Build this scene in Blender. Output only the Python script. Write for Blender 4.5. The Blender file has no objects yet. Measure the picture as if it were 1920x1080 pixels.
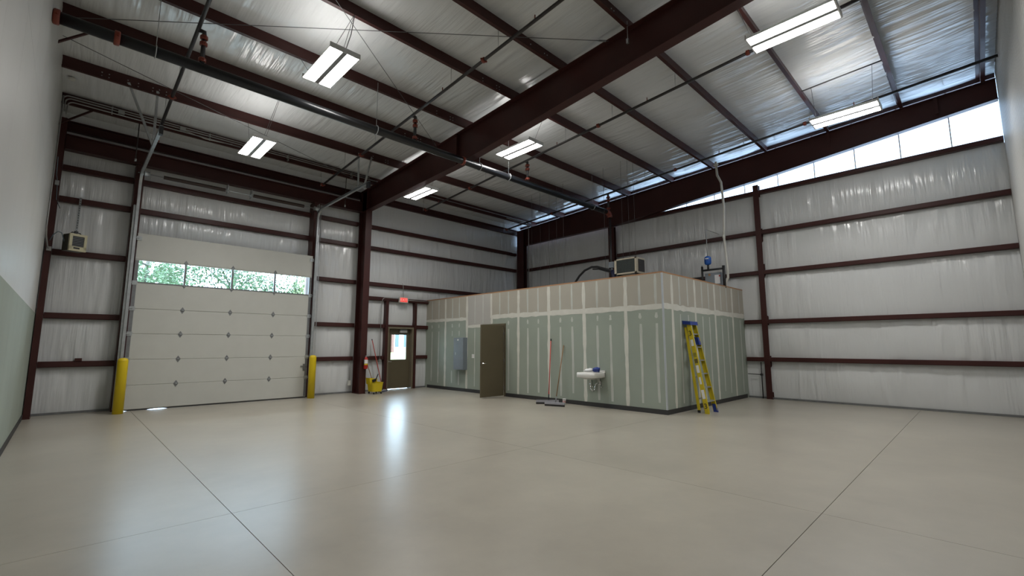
import bpy, math, random
import numpy as np
from mathutils import Vector, Matrix
R = math.radians
random.seed(7)
rng = np.random.default_rng(11)
S = bpy.context.scene
COL = S.collection

# ------------------------------------------------------------------ camera, sky, exposure
EYE = (0.0, 0.0, 1.515)
cd = bpy.data.cameras.new('camera'); cam = bpy.data.objects.new('camera', cd); COL.objects.link(cam)
cd.sensor_width = 36.0; cd.lens = 16.0; cd.clip_start = 0.05; cd.clip_end = 600
cam.location = EYE; cam.rotation_euler = (R(90 + 7.213), 0, R(-44.243))
S.camera = cam
SKY_STRENGTH = 17.0
LAMP_STRENGTH = 40.0      # visible lens brightness
LAMP_WATTS = 44.0        # light thrown down by each suspended fixture
UP_WATTS = 4.0            # light leaking up through the slots of its housing
S.view_settings.view_transform = 'Standard'; S.view_settings.look = 'None'
S.view_settings.gamma = 1.0; S.view_settings.use_curve_mapping = False
S.view_settings.exposure = -0.12
w = bpy.data.worlds.new('sky'); S.world = w; w.use_nodes = True
wn = w.node_tree; wn.nodes.clear()
wo = wn.nodes.new('ShaderNodeOutputWorld'); wb = wn.nodes.new('ShaderNodeBackground')
wb.inputs['Color'].default_value = (0.60, 0.79, 1.0, 1); wb.inputs['Strength'].default_value = SKY_STRENGTH
wn.links.new(wb.outputs[0], wo.inputs[0])

# ------------------------------------------------------------------ materials
MATS = {}
def mat(name, col, rough=0.5, metal=0.0, spec=0.5, noise=None, bump=None, coat=0.0):
    """noise=(scale xyz, amount) tints the colour; bump=(scale xyz, strength, distance)."""
    if name in MATS: return MATS[name]
    m = bpy.data.materials.new(name); m.use_nodes = True
    nt = m.node_tree; b = nt.nodes['Principled BSDF']
    b.inputs['Base Color'].default_value = (*col, 1); b.inputs['Roughness'].default_value = rough
    b.inputs['Metallic'].default_value = metal; b.inputs['Specular IOR Level'].default_value = spec
    if coat: b.inputs['Coat Weight'].default_value = coat; b.inputs['Coat Roughness'].default_value = 0.12
    tc = nt.nodes.new('ShaderNodeTexCoord')
    def nz(scale, detail=4.0):
        mp = nt.nodes.new('ShaderNodeMapping'); mp.inputs['Scale'].default_value = scale
        n = nt.nodes.new('ShaderNodeTexNoise'); n.inputs['Scale'].default_value = 1.0
        n.inputs['Detail'].default_value = detail
        nt.links.new(tc.outputs['Object'], mp.inputs['Vector']); nt.links.new(mp.outputs[0], n.inputs['Vector'])
        return n
    if noise:
        n = nz(noise[0]); rp = nt.nodes.new('ShaderNodeMapRange')
        rp.inputs['From Min'].default_value = 0.25; rp.inputs['From Max'].default_value = 0.75
        rp.inputs['To Min'].default_value = 1 - noise[1]; rp.inputs['To Max'].default_value = 1 + noise[1]
        mx = nt.nodes.new('ShaderNodeVectorMath'); mx.operation = 'SCALE'
        mx.inputs[0].default_value = col
        nt.links.new(n.outputs['Fac'], rp.inputs['Value']); nt.links.new(rp.outputs[0], mx.inputs['Scale'])
        nt.links.new(mx.outputs[0], b.inputs['Base Color'])
    if bump:
        n = nz(bump[0], 3.0); bp = nt.nodes.new('ShaderNodeBump')
        bp.inputs['Strength'].default_value = bump[1]; bp.inputs['Distance'].default_value = bump[2]
        nt.links.new(n.outputs['Fac'], bp.inputs['Height']); nt.links.new(bp.outputs[0], b.inputs['Normal'])
    MATS[name] = m
    return m

STEEL = mat('oxide_red_steel', (0.048, 0.0145, 0.0125), 0.42, spec=0.3, noise=((1.5, 1.5, 1.5), 0.18))
def vinyl(name, sc):
    """glossy facing: fine creases gathered in patches, over broad ripples"""
    m = mat(name, (0.63, 0.64, 0.64), 0.17, noise=((0.5, 0.5, 0.5), 0.04))
    nt = m.node_tree; b = nt.nodes['Principled BSDF']; tc = nt.nodes.new('ShaderNodeTexCoord')
    def nz(scale, detail):
        mp = nt.nodes.new('ShaderNodeMapping'); mp.inputs['Scale'].default_value = scale
        n = nt.nodes.new('ShaderNodeTexNoise'); n.inputs['Scale'].default_value = 1.0; n.inputs['Detail'].default_value = detail
        nt.links.new(tc.outputs['Object'], mp.inputs['Vector']); nt.links.new(mp.outputs[0], n.inputs['Vector']); return n.outputs['Fac']
    def mth(op, a, c):
        n = nt.nodes.new('ShaderNodeMath'); n.operation = op
        for k, q in enumerate((a, c)):
            if isinstance(q, float): n.inputs[k].default_value = q
            else: nt.links.new(q, n.inputs[k])
        return n.outputs[0]
    fine = nz(tuple(a * 2.3 if a > 1 else a * 1.6 for a in sc), 2.0); broad = nz(sc, 2.0); patch = nz((0.9, 0.9, 0.9), 1.0)
    mr = nt.nodes.new('ShaderNodeMapRange'); mr.inputs['From Min'].default_value = 0.40; mr.inputs['From Max'].default_value = 0.62
    nt.links.new(patch, mr.inputs['Value'])
    hgt = mth('ADD', mth('MULTIPLY', fine, mth('MULTIPLY', mr.outputs[0], 0.55)), mth('MULTIPLY', broad, 0.55))
    bp = nt.nodes.new('ShaderNodeBump'); bp.inputs['Strength'].default_value = 0.9; bp.inputs['Distance'].default_value = 0.042
    nt.links.new(hgt, bp.inputs['Height']); nt.links.new(bp.outputs[0], b.inputs['Normal'])
    return m
VINYL_X = vinyl('vinyl_facing', (8.0, 0.7, 0.7))
VINYL_Y = vinyl('vinyl_facing_cross', (0.7, 8.0, 0.7))
SIDING = mat('siding_sheet', (0.5, 0.5, 0.48), 0.5, noise=((2, 2, 2), 0.04))
JOINT = mat('joint_filler', (0.09, 0.066, 0.05), 0.8, noise=((5, 5, 5), 0.1))
LINER = mat('white_liner', (0.50, 0.495, 0.475), 0.42, noise=((0.7, 0.7, 0.5), 0.05), bump=((1.2, 1.2, 0.4), 0.15, 0.01))
DRY_GREEN = mat('green_drywall_paper', (0.272, 0.306, 0.257), 0.75, noise=((0.9, 0.9, 0.9), 0.07))
DRY_BEIGE = mat('beige_drywall_paper', (0.36, 0.335, 0.28), 0.75, noise=((0.9, 0.9, 0.9), 0.06))
DRY_GREY = mat('grey_drywall_paper', (0.38, 0.365, 0.335), 0.75, noise=((0.9, 0.9, 0.9), 0.05))
MUD = mat('joint_compound', (0.56, 0.55, 0.49), 0.8, noise=((6, 6, 6), 0.06))
MUD_THIN = mat('thin_joint_compound', (0.45, 0.46, 0.42), 0.8, noise=((6, 6, 3), 0.10))
RUBBER = mat('dark_rubber', (0.028, 0.027, 0.027), 0.6, noise=((8, 8, 8), 0.1))
WOOD = mat('raw_timber', (0.34, 0.17, 0.075), 0.6, noise=((3, 30, 30), 0.2))
TAUPE = mat('bronze_paint', (0.105, 0.085, 0.050), 0.42, noise=((2, 2, 2), 0.06))
TAUPE_FRAME = mat('bronze_frame_paint', (0.16, 0.135, 0.09), 0.4, noise=((2, 2, 2), 0.06))
DOORWHITE = mat('door_section_paint', (0.50, 0.50, 0.46), 0.45, noise=((3, 3, 3), 0.03), bump=((30, 30, 2), 0.05, 0.003))
GALV = mat('galvanised_steel', (0.42, 0.44, 0.45), 0.36, metal=0.75, noise=((9, 9, 9), 0.14))
GALV_DULL = mat('dull_hinge_steel', (0.20, 0.205, 0.21), 0.45, metal=0.5, noise=((9, 9, 9), 0.14))
CHROME = mat('chrome', (0.75, 0.76, 0.77), 0.12, metal=1.0, noise=((4, 4, 4), 0.02))
YELLOW = mat('safety_yellow', (0.66, 0.48, 0.004), 0.42, noise=((3, 3, 1.5), 0.06))
LADDER_Y = mat('fibreglass_yellow', (0.54, 0.42, 0.012), 0.45, noise=((4, 4, 4), 0.06))
BUCKET_Y = mat('bucket_yellow', (0.62, 0.47, 0.01), 0.4, noise=((6, 6, 6), 0.05))
BLUE = mat('blue_plastic', (0.012, 0.035, 0.22), 0.4, noise=((8, 8, 8), 0.08))
TANKBLUE = mat('tank_blue', (0.012, 0.10, 0.42), 0.3, noise=((8, 8, 8), 0.06))
PIPEBLACK = mat('black_pipe', (0.006, 0.0065, 0.008), 0.3, noise=((4, 4, 4), 0.1))
IRON = mat('dark_pipe', (0.022, 0.019, 0.019), 0.38, noise=((6, 6, 6), 0.12))
BLACK = mat('black_plastic', (0.012, 0.012, 0.014), 0.5, noise=((6, 6, 6), 0.1))
COUPLING = mat('orange_coupling', (0.17, 0.028, 0.013), 0.45, noise=((10, 10, 10), 0.1))
RED = mat('red_paint', (0.42, 0.018, 0.012), 0.35, noise=((8, 8, 8), 0.06))
HANDLE_RED = mat('red_handle', (0.45, 0.05, 0.035), 0.5, noise=((8, 8, 8), 0.08))
PORCELAIN = mat('porcelain', (0.74, 0.73, 0.70), 0.15, noise=((3, 3, 3), 0.02))
PAPER = mat('white_paper', (0.72, 0.72, 0.72), 0.6, noise=((9, 9, 9), 0.04))
CONDUIT = mat('grey_conduit', (0.30, 0.30, 0.29), 0.4, metal=0.4, noise=((9, 9, 9), 0.08))
PVC = mat('white_pvc', (0.58, 0.57, 0.52), 0.4, noise=((5, 5, 5), 0.04))
PANELGREY = mat('panel_grey', (0.20, 0.23, 0.26), 0.4, noise=((5, 5, 5), 0.05))
CREAM = mat('cream_enamel', (0.50, 0.46, 0.30), 0.4, noise=((6, 6, 6), 0.05))
HEATDARK = mat('heater_case', (0.05, 0.048, 0.035), 0.5, noise=((8, 8, 8), 0.1))
FIXWHITE = mat('fixture_white', (0.55, 0.55, 0.54), 0.4, noise=((6, 6, 6), 0.03))
SPRING = mat('oiled_spring', (0.045, 0.028, 0.022), 0.45, metal=0.3, noise=((10, 10, 10), 0.1))
COND_BEIGE = mat('condenser_case', (0.42, 0.37, 0.28), 0.45, noise=((6, 6, 6), 0.04))
FIN = mat('condenser_fins', (0.035, 0.045, 0.04), 0.5, metal=0.3, noise=((30, 30, 30), 0.2))
CABLE = mat('braided_cable', (0.12, 0.12, 0.125), 0.5, metal=0.3, noise=((20, 20, 20), 0.1))
LEAF = mat('tree_leaves', (0.06, 0.105, 0.045), 0.5, noise=((0.8, 0.8, 0.8), 0.45))
LEAF2 = mat('tree_leaves_pale', (0.16, 0.19, 0.08), 0.5, noise=((0.8, 0.8, 0.8), 0.4))
BARK = mat('tree_bark', (0.10, 0.085, 0.07), 0.8, noise=((4, 4, 1), 0.3))
APRON = mat('outdoor_concrete', (0.55, 0.54, 0.50), 0.8, noise=((0.6, 0.6, 0.6), 0.08))
LAWN = mat('lawn', (0.16, 0.20, 0.05), 0.9, noise=((1.5, 1.5, 1.5), 0.25))
BRICK = mat('brick_wall', (0.16, 0.075, 0.06), 0.8, noise=((3, 3, 3), 0.2))
HOUSEPALE = mat('pale_render', (0.6, 0.6, 0.58), 0.7, noise=((1, 1, 1), 0.05))
HOUSEGLASS = mat('house_glass', (0.04, 0.07, 0.13), 0.1, noise=((1, 1, 1), 0.1))
INK = mat('black_ink', (0.01, 0.01, 0.01), 0.6, noise=((9, 9, 9), 0.05))
WAND = mat('wooden_handle', (0.22, 0.12, 0.05), 0.55, noise=((20, 20, 4), 0.2))
MOPGREY = mat('grey_strip', (0.30, 0.30, 0.33), 0.5, noise=((10, 10, 10), 0.1))

def glow(name, col, strength):
    m = bpy.data.materials.new(name); m.use_nodes = True; nt = m.node_tree; nt.nodes.clear()
    o = nt.nodes.new('ShaderNodeOutputMaterial'); e = nt.nodes.new('ShaderNodeEmission')
    e.inputs[0].default_value = (*col, 1); e.inputs[1].default_value = strength
    nt.links.new(e.outputs[0], o.inputs[0]); return m
LAMP = glow('lamp_lens', (1.0, 0.985, 0.955), LAMP_STRENGTH)
EXITRED = glow('exit_sign_glow', (1.0, 0.07, 0.06), 1.0)
EXITPALE = glow('exit_letter_glow', (1.0, 0.45, 0.40), 1.0)

def pane_mat():
    m = bpy.data.materials.new('window_glass'); m.use_nodes = True; nt = m.node_tree; nt.nodes.clear()
    o = nt.nodes.new('ShaderNodeOutputMaterial'); mix = nt.nodes.new('ShaderNodeMixShader')
    t = nt.nodes.new('ShaderNodeBsdfTransparent'); g = nt.nodes.new('ShaderNodeBsdfGlossy')
    t.inputs[0].default_value = (0.93, 0.96, 0.95, 1); g.inputs['Roughness'].default_value = 0.03
    lw = nt.nodes.new('ShaderNodeFresnel'); lw.inputs[0].default_value = 1.3
    nt.links.new(lw.outputs[0], mix.inputs[0]); nt.links.new(t.outputs[0], mix.inputs[1]); nt.links.new(g.outputs[0], mix.inputs[2])
    nt.links.new(mix.outputs[0], o.inputs[0]); return m
GLASS = pane_mat()
def translucent_mat():
    m = bpy.data.materials.new('translucent_fibreglass'); m.use_nodes = True; nt = m.node_tree; nt.nodes.clear()
    o = nt.nodes.new('ShaderNodeOutputMaterial'); mix = nt.nodes.new('ShaderNodeMixShader'); mix.inputs[0].default_value = 0.35
    t = nt.nodes.new('ShaderNodeBsdfTransparent'); g = nt.nodes.new('ShaderNodeBsdfTranslucent')
    t.inputs[0].default_value = (0.30, 0.325, 0.36, 1); g.inputs[0].default_value = (0.30, 0.33, 0.37, 1)
    nt.links.new(g.outputs[0], mix.inputs[1]); nt.links.new(t.outputs[0], mix.inputs[2])
    nt.links.new(mix.outputs[0], o.inputs[0]); return m
FIBRE = translucent_mat()

def floor_mat():
    m = bpy.data.materials.new('sealed_concrete'); m.use_nodes = True; nt = m.node_tree; b = nt.nodes['Principled BSDF']
    tc = nt.nodes.new('ShaderNodeTexCoord')
    def nz(sc, det, rough=0.55):
        n = nt.nodes.new('ShaderNodeTexNoise'); n.inputs['Scale'].default_value = sc; n.inputs['Detail'].default_value = det
        n.inputs['Roughness'].default_value = rough; nt.links.new(tc.outputs['Object'], n.inputs['Vector']); return n
    a = nz(0.5, 5); c = nz(2.4, 7, 0.62)
    add = nt.nodes.new('ShaderNodeMath'); add.operation = 'MULTIPLY_ADD'; add.inputs[1].default_value = 0.6
    nt.links.new(a.outputs['Fac'], add.inputs[0]); 
    sc = nt.nodes.new('ShaderNodeMath'); sc.operation = 'MULTIPLY'; sc.inputs[1].default_value = 0.4
    nt.links.new(c.outputs['Fac'], sc.inputs[0]); nt.links.new(sc.outputs[0], add.inputs[2])
    cr = nt.nodes.new('ShaderNodeValToRGB'); cr.color_ramp.elements[0].position = 0.27; cr.color_ramp.elements[1].position = 0.73
    cr.color_ramp.elements[0].color = (0.272, 0.250, 0.207, 1); cr.color_ramp.elements[1].color = (0.392, 0.362, 0.302, 1)
    nt.links.new(add.outputs[0], cr.inputs[0]); nt.links.new(cr.outputs[0], b.inputs['Base Color'])
    rr = nt.nodes.new('ShaderNodeMapRange'); rr.inputs['To Min'].default_value = 0.28; rr.inputs['To Max'].default_value = 0.315
    nt.links.new(c.outputs['Fac'], rr.inputs['Value']); nt.links.new(rr.outputs[0], b.inputs['Roughness'])
    b.inputs['Specular IOR Level'].default_value = 0.5
    d = nz(26, 5); bp = nt.nodes.new('ShaderNodeBump'); bp.inputs['Strength'].default_value = 0.03; bp.inputs['Distance'].default_value = 0.002
    nt.links.new(d.outputs['Fac'], bp.inputs['Height']); nt.links.new(bp.outputs[0], b.inputs['Normal'])
    return m
CONCRETE = floor_mat()

# ------------------------------------------------------------------ mesh helpers (all in world metres)
BASE = {}
class MB:
    def __init__(s): s.v = []; s.f = []; s.sm = []
    def face(s, pts, smooth=False):
        i = len(s.v); s.v += [tuple(p) for p in pts]; s.f.append(tuple(range(i, i + len(pts)))); s.sm.append(smooth); return s
    def prism(s, pts, vec):
        n = len(pts); i = len(s.v); vec = Vector(vec)
        s.v += [tuple(p) for p in pts] + [tuple(Vector(p) + vec) for p in pts]
        s.f.append(tuple(range(i + n - 1, i - 1, -1))); s.f.append(tuple(range(i + n, i + 2 * n)))
        for k in range(n):
            j = (k + 1) % n; s.f.append((i + k, i + j, i + n + j, i + n + k))
        s.sm += [False] * (n + 2); return s
    def box(s, x0, x1, y0, y1, z0, z1):
        return s.prism([(x0, y0, z0), (x1, y0, z0), (x1, y1, z0), (x0, y1, z0)], (0, 0, z1 - z0))
    def obox(s, c, ax, ay, az):
        """box centred on c with half-extent vectors"""
        c, ax, ay, az = map(Vector, (c, ax, ay, az))
        return s.prism([c - ax - ay - az, c + ax - ay - az, c + ax + ay - az, c - ax + ay - az], az * 2)
    def tube(s, pts, r, n=10, cap=True):
        P = [Vector(p) for p in pts]; rr = r if isinstance(r, (list, tuple)) else [r] * len(P)
        t0 = (P[1] - P[0]).normalized(); ref = Vector((0, 0, 1)) if abs(t0.z) < .9 else Vector((1, 0, 0))
        u = t0.cross(ref).normalized(); i0 = len(s.v)
        for k, p in enumerate(P):
            if k == 0: t = t0
            elif k == len(P) - 1: t = (P[k] - P[k - 1]).normalized()
            else:
                t = ((P[k] - P[k - 1]).normalized() + (P[k + 1] - P[k]).normalized())
                t = t.normalized() if t.length > 1e-6 else t0
            u = (u - t * u.dot(t)).normalized(); b = t.cross(u)
            for q in range(n):
                a = 2 * math.pi * q / n; s.v.append(tuple(p + (u * math.cos(a) + b * math.sin(a)) * rr[k]))
        for k in range(len(P) - 1):
            for q in range(n):
                a = i0 + k * n + q; b_ = i0 + k * n + (q + 1) % n
                s.f.append((a, b_, b_ + n, a + n)); s.sm.append(True)
        if cap:
            s.f.append(tuple(range(i0 + n - 1, i0 - 1, -1))); s.sm.append(False)
            e = i0 + (len(P) - 1) * n; s.f.append(tuple(range(e, e + n))); s.sm.append(False)
        return s
    def lathe(s, c, prof, n=20, axis=(0, 0, 1)):
        """prof = [(radius, distance along axis)]"""
        ax = Vector(axis).normalized(); c = Vector(c)
        return s.tube([c + ax * h for r_, h in prof], [max(r_, 1e-4) for r_, h in prof], n)
    def grid(s, P, smooth=True):
        """P: array [nu][nv][3]"""
        nu, nv = P.shape[:2]; i0 = len(s.v); s.v += [tuple(p) for p in P.reshape(-1, 3).tolist()]
        for a in range(nu - 1):
            for b in range(nv - 1):
                k = i0 + a * nv + b; s.f.append((k, k + nv, k + nv + 1, k + 1)); s.sm.append(smooth)
        return s
    def build(s, name, m, parent=None, origin=None):
        o0 = Vector(BASE[parent.name]) if parent else Vector(origin) if origin is not None else s.foot()
        me = bpy.data.meshes.new(name)
        me.from_pydata([tuple(Vector(p) - o0) for p in s.v], [], s.f); me.update()
        me.polygons.foreach_set('use_smooth', s.sm)
        o = bpy.data.objects.new(name, me); COL.objects.link(o); me.materials.append(m)
        if parent: o.parent = parent
        else: o.location = o0
        BASE[o.name] = tuple(o0); return o
    def foot(s):
        a = np.array(s.v); return Vector(((a[:, 0].min() + a[:, 0].max()) / 2, (a[:, 1].min() + a[:, 1].max()) / 2, a[:, 2].min()))
def tag(o, label, cat, group=None, kind=None):
    o['label'] = label; o['category'] = cat
    if group: o['group'] = group
    if kind: o['kind'] = kind
    return o
def thing(name, loc, label, cat, group=None, kind=None):
    o = bpy.data.objects.new(name, None); COL.objects.link(o); o.location = loc; o.empty_display_size = 0.1
    BASE[o.name] = tuple(loc); return tag(o, label, cat, group, kind)
def arc(c, r, a0, a1, n, u, v):
    c, u, v = Vector(c), Vector(u), Vector(v)
    return [c + u * r * math.cos(a0 + (a1 - a0) * k / n) + v * r * math.sin(a0 + (a1 - a0) * k / n) for k in range(n + 1)]
def text_mesh(name, body, size, loc, xdir, ydir, m, parent, depth=0.002):
    cu = bpy.data.curves.new(name, 'FONT'); cu.body = body; cu.size = size; cu.align_x = 'CENTER'; cu.align_y = 'CENTER'; cu.extrude = depth
    t = bpy.data.objects.new(name + '_src', cu); COL.objects.link(t)
    me = bpy.data.meshes.new_from_object(t.evaluated_get(bpy.context.evaluated_depsgraph_get()))
    bpy.data.objects.remove(t); 
    X = Vector(xdir).normalized(); Y = Vector(ydir).normalized(); Z = X.cross(Y)
    o0 = Vector(BASE[parent.name])
    M = Matrix(((X.x, Y.x, Z.x, 0), (X.y, Y.y, Z.y, 0), (X.z, Y.z, Z.z, 0), (0, 0, 0, 1)))
    me.transform(Matrix.Translation(Vector(loc) - o0) @ M)
    me.materials.clear(); me.materials.append(m); me.name = name
    o = bpy.data.objects.new(name, me); COL.objects.link(o); o.parent = parent; BASE[o.name] = tuple(o0); return o

# ------------------------------------------------------------------ room numbers
XL, XR, YB, YF = -0.53, 14.68, 14.50, -0.74     # left liner face, right insulation, back insulation, front liner
zp = lambda y: 7.415 - 0.05 * y                  # underside of the purlins (roof pitch)
zt = lambda y: zp(y) + 0.255                     # roof insulation
PUR = [13.5, 11.86, 10.12, 8.68, 6.98, 5.57, 4.01, 2.46, 0.92, -0.5]
RX = 6.865                                       # main rafter line
ZG = [1.10, 2.18, 3.61, 4.85, 5.59]              # girts of the back wall
ZR = [1.12, 2.21, 3.66, 4.87, 6.10]              # girts of the right wall

# ------------------------------------------------------------------ floor
fl = MB().box(XL - .3, XR + .3, YF - .3, YB + .12, -0.20, -0.012).build('floor', JOINT, origin=(0, 0, -0.2))
tag(fl, 'polished beige concrete floor cut by thin straight control joints', 'floor', kind='structure')
gx = [0.001, 0.003, 0.0021, 0.001]; gy = [0.001, 0.0026, 0.0021, 0.001]
xs = [XL - .3, 1.22, 5.06, XR + .3]; ys = [YF - .3, 1.16, 4.91, YB + .12]
for i in range(3):
    for j in range(3):
        MB().box(xs[i] + gx[i], xs[i + 1] - gx[i + 1], ys[j] + gy[j], ys[j + 1] - gy[j + 1], -0.012, 0.0).build('concrete_slab', CONCRETE, fl)

# ------------------------------------------------------------------ wrinkled insulation sheets
def sheet(name, o, u, v, nrm, m, parent, sag=0.03, folds=2.2, amp=0.012, edge=1.0, du=0.035, nv=14, seed=0):
    """facing stretched between two supports: u is the long way, v spans the supports"""
    r = np.random.default_rng(seed); o, u, v, nrm = (np.array(a, float) for a in (o, u, v, nrm))
    lu = np.linalg.norm(u); lv = np.linalg.norm(v); nu = max(3, int(lu / du) + 1)
    U = np.linspace(0, lu, nu)[:, None]; V = np.linspace(0, 1, nv)[None, :]
    d = sag * np.sin(np.pi * V) ** 0.8 * (0.75 + 0.25 * np.sin(U * 1.7 + r.uniform(0, 6))) * np.ones_like(U)
    top = np.exp(-((1 - V) / 0.22) ** 2) + 0.35 * np.exp(-(V / 0.2) ** 2)
    for k in range(int(lu * folds) + 2):
        c = r.uniform(0, lu); sl = r.normal(0, 0.10) * lv; wd = r.uniform(0.03, 0.09); a = r.uniform(0.3, 1) * amp * r.choice([-1, 1])
        c0 = r.uniform(0, 1); ln = r.uniform(0.25, 0.7)
        env = np.exp(-((V - c0) / ln) ** 2)
        d = d + a * env * np.exp(-((U - c - sl * (V - 0.5)) / wd) ** 2)
    for k in range(int(lu * 7 * edge)):                       # short puckers hanging from the upper support
        c = r.uniform(0, lu); wd = r.uniform(0.02, 0.05); a = r.uniform(0.3, 1) * amp * 0.8 * r.choice([-1, 1])
        d = d + a * top * np.exp(-((U - c) / wd) ** 2)
    d = d * np.clip(np.minimum(V, 1 - V) * 12, 0, 1)
    P = o + (U / lu)[:, :, None] * u + V[:, :, None] * v + d[:, :, None] * nrm
    return MB().grid(P).build(name, m, parent)

# ceiling: metal deck above, insulation strips and purlins as its parts
ceil = MB().prism([(XL - .3, YF - .3, zt(YF - .3) + .06), (XL - .3, YB + .2, zt(YB + .2) + .06), (XL - .3, YB + .2, zt(YB + .2) + .09), (XL - .3, YF - .3, zt(YF - .3) + .09)], (XR - XL + .6, 0, 0)).build('ceiling', SIDING, origin=(7, 7, 7))
tag(ceil, 'sloping metal roof lined with glossy white vinyl insulation between dark purlins', 'ceiling', kind='structure')
edges = [YB + .02] + PUR + [YF - .02]
for k in range(len(edges) - 1):
    ya, yb = edges[k], edges[k + 1]
    if ya - yb < .05: continue
    for b, (xa, xb) in enumerate(((XL - .1, RX), (RX, XR + .02))):
        sheet('insulation_strip', (xa, ya, zt(ya)), (xb - xa, 0, 0), (0, yb - ya, zt(yb) - zt(ya)), (0, 0, -1), VINYL_X, ceil,
              sag=0.035 if ya - yb > 1 else .015, amp=0.020, folds=2.6, seed=100 + k * 2 + b)
for y in PUR:                                                  # Z purlins
    z0, z1 = zp(y), zt(y) - .004
    t = .006
    prof = [(y, z0), (y - .07, z0), (y - .07, z0 + .022), (y - .07 + t, z0 + .022), (y - .07 + t, z0 + t), (y - t, z0 + t), (y - t, z1), (y + .065, z1), (y + .065, z1 - t), (y, z1 - t)]
    MB().prism([(XL + .002, a, b) for a, b in prof], (XR - XL - .01, 0, 0)).build('purlin', STEEL, ceil)
# bolts in the lapped purlins
def bolts(y, xs_, face=-1):
    for x in xs_:
        for dz in (.07, .14):
            MB().lathe((x, y - .007, zp(y) + dz), [(.011, 0), (.011, .008), (.006, .012)], 8, (0, -1, 0)).build('bolt', GALV, ceil)
bolts(PUR[1], (0.05, .16, .45, .62, .86, .97, 1.09, 1.2))
for y in PUR[1:7]: bolts(y, (RX - .95, RX - .55, RX - .47))
eave = MB()
eave.prism([(XL, 14.38, 6.48), (XL, 14.48, 6.48), (XL, 14.48, 6.72), (XL, 14.38, 6.72), (XL, 14.38, 6.70), (XL, 14.465, 6.70), (XL, 14.465, 6.50), (XL, 14.38, 6.50)], (XR - XL, 0, 0))
eave.build('eave_strut', STEEL, ceil)

# ------------------------------------------------------------------ back wall
wb_ = MB()
def wall_with_holes(m, x0, x1, z0, z1, holes, y0, y1):
    xsb = sorted({x0, x1, *[h[0] for h in holes], *[h[1] for h in holes]})
    zsb = sorted({z0, z1, *[h[2] for h in holes], *[h[3] for h in holes]})
    for a, b in zip(xsb, xsb[1:]):
        for c, d in zip(zsb, zsb[1:]):
            if any(h[0] <= a and b <= h[1] and h[2] <= c and d <= h[3] for h in holes): continue
            m.box(a, b, y0, y1, c, d)
OD = (1.02, 5.20, 0.0, 4.227)          # overhead door clear opening
PD = (7.99, 8.97, 0.0, 2.13)           # exit door clear opening
wall_with_holes(wb_, XL - .3, XR + .3, 0, 7.0, [OD, PD], YB + .06, YB + .12)
wback = wb_.build('wall_back', SIDING, origin=(7, YB, 0))
tag(wback, 'white insulated metal wall with the overhead door and dark red girts', 'wall', kind='structure')
def band_x(x0, x1, z0, z1, seed):
    tight = z1 > 6
    sheet('insulation_strip', (x0, YB, z0), (x1 - x0, 0, 0), (0, 0, z1 - z0), (0, -1, 0), VINYL_X, wback, sag=.0 if tight else .055, amp=.012 if tight else .026, folds=2.6, seed=seed)
lev = [0.0] + ZG + [zt(YB)]
for k in range(6):
    z0, z1 = lev[k], lev[k + 1]
    if k < 3: spans = [(XL, .95), (5.27, RX)]
    else: spans = [(XL, RX)]
    if k == 3:
        band_x(XL, .95, z0, z1, 300); band_x(5.27, RX, z0, z1, 301); band_x(.95, 5.27, 4.23, z1, 302)
    else:
        for q, (a, b) in enumerate(spans): band_x(a, b, z0, z1, 310 + k * 4 + q)
rb = [(0.0, ZG[0]), (ZG[0], ZG[1]), (ZG[1], 3.12), (3.12, ZG[2]), (ZG[2], ZG[3]), (ZG[3], ZG[4]), (ZG[4], zt(YB))]
for k, (z0, z1) in enumerate(rb):
    if k < 2: band_x(RX, 7.95, z0, z1, 340 + k); band_x(9.01, 9.75, z0, z1, 345 + k)
    elif k == 2: band_x(RX, 9.75, z0, z1, 350)
    else: band_x(RX, XR, z0, z1, 351 + k)
def girt_x(x0, x1, z, h=.13, d=.14):
    y0 = YB - d; t = .012
    prof = [(y0 + t, z - h / 2), (YB - .003, z - h / 2), (YB - .003, z + h / 2), (y0 + t, z + h / 2), (y0, z + h / 2 - t), (y0, z - h / 2 + t)]
    MB().prism([(x0, a, b) for a, b in prof], (x1 - x0, 0, 0)).build('girt', STEEL, wback)
CX0, CX1 = 6.76, 6.97
for z in ZG[:3]: girt_x(-.40, .87, z); girt_x(5.36, 6.755, z)
for z in ZG[3:]: girt_x(-.40, 6.755, z)
for z in ZG[2:]: girt_x(6.975, 14.28, z)
girt_x(6.975, 9.68, 3.12)
for z in ZG[:2]: girt_x(6.975, 7.845, z); girt_x(9.095, 9.62, z)
girt_x(7.955, 9.005, 2.205, .07)
MB().box(.18, .30, YB - .16, YB - .05, ZG[0] + .065, ZG[0] + .13).build('girt_clip', STEEL, wback)
for a, b in ((7.85, 7.952), (9.008, 9.09)):                     # framing either side of the exit door
    MB().prism([(a, YB - .20, 0), (b, YB - .20, 0), (b, YB - .185, 0), (b, YB - .004, 0), (a, YB - .004, 0)], (0, 0, 3.055)).build('door_stud', STEEL, wback)
MB().box(XL, .87, YB - .06, YB - .04, 0, .05).build('base_angle', GALV_DULL, wback)
MB().box(5.36, 7.88, YB - .06, YB - .04, 0, .05).build('base_angle', GALV_DULL, wback)
MB().box(9.08, 9.62, YB - .06, YB - .04, 0, .05).build('base_angle', GALV_DULL, wback)
for a, b in ((.87, 1.04), (5.18, 5.36)):                         # overhead door jambs
    jm = MB(); jm.box(a, b, 14.12, YB - .004, 0, 5.95); jm.build('door_jamb', STEEL, wback)
MB().box(1.0, 5.23, 14.16, YB - .004, 4.20, 4.25).build('door_header', RUBBER, wback)

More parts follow.
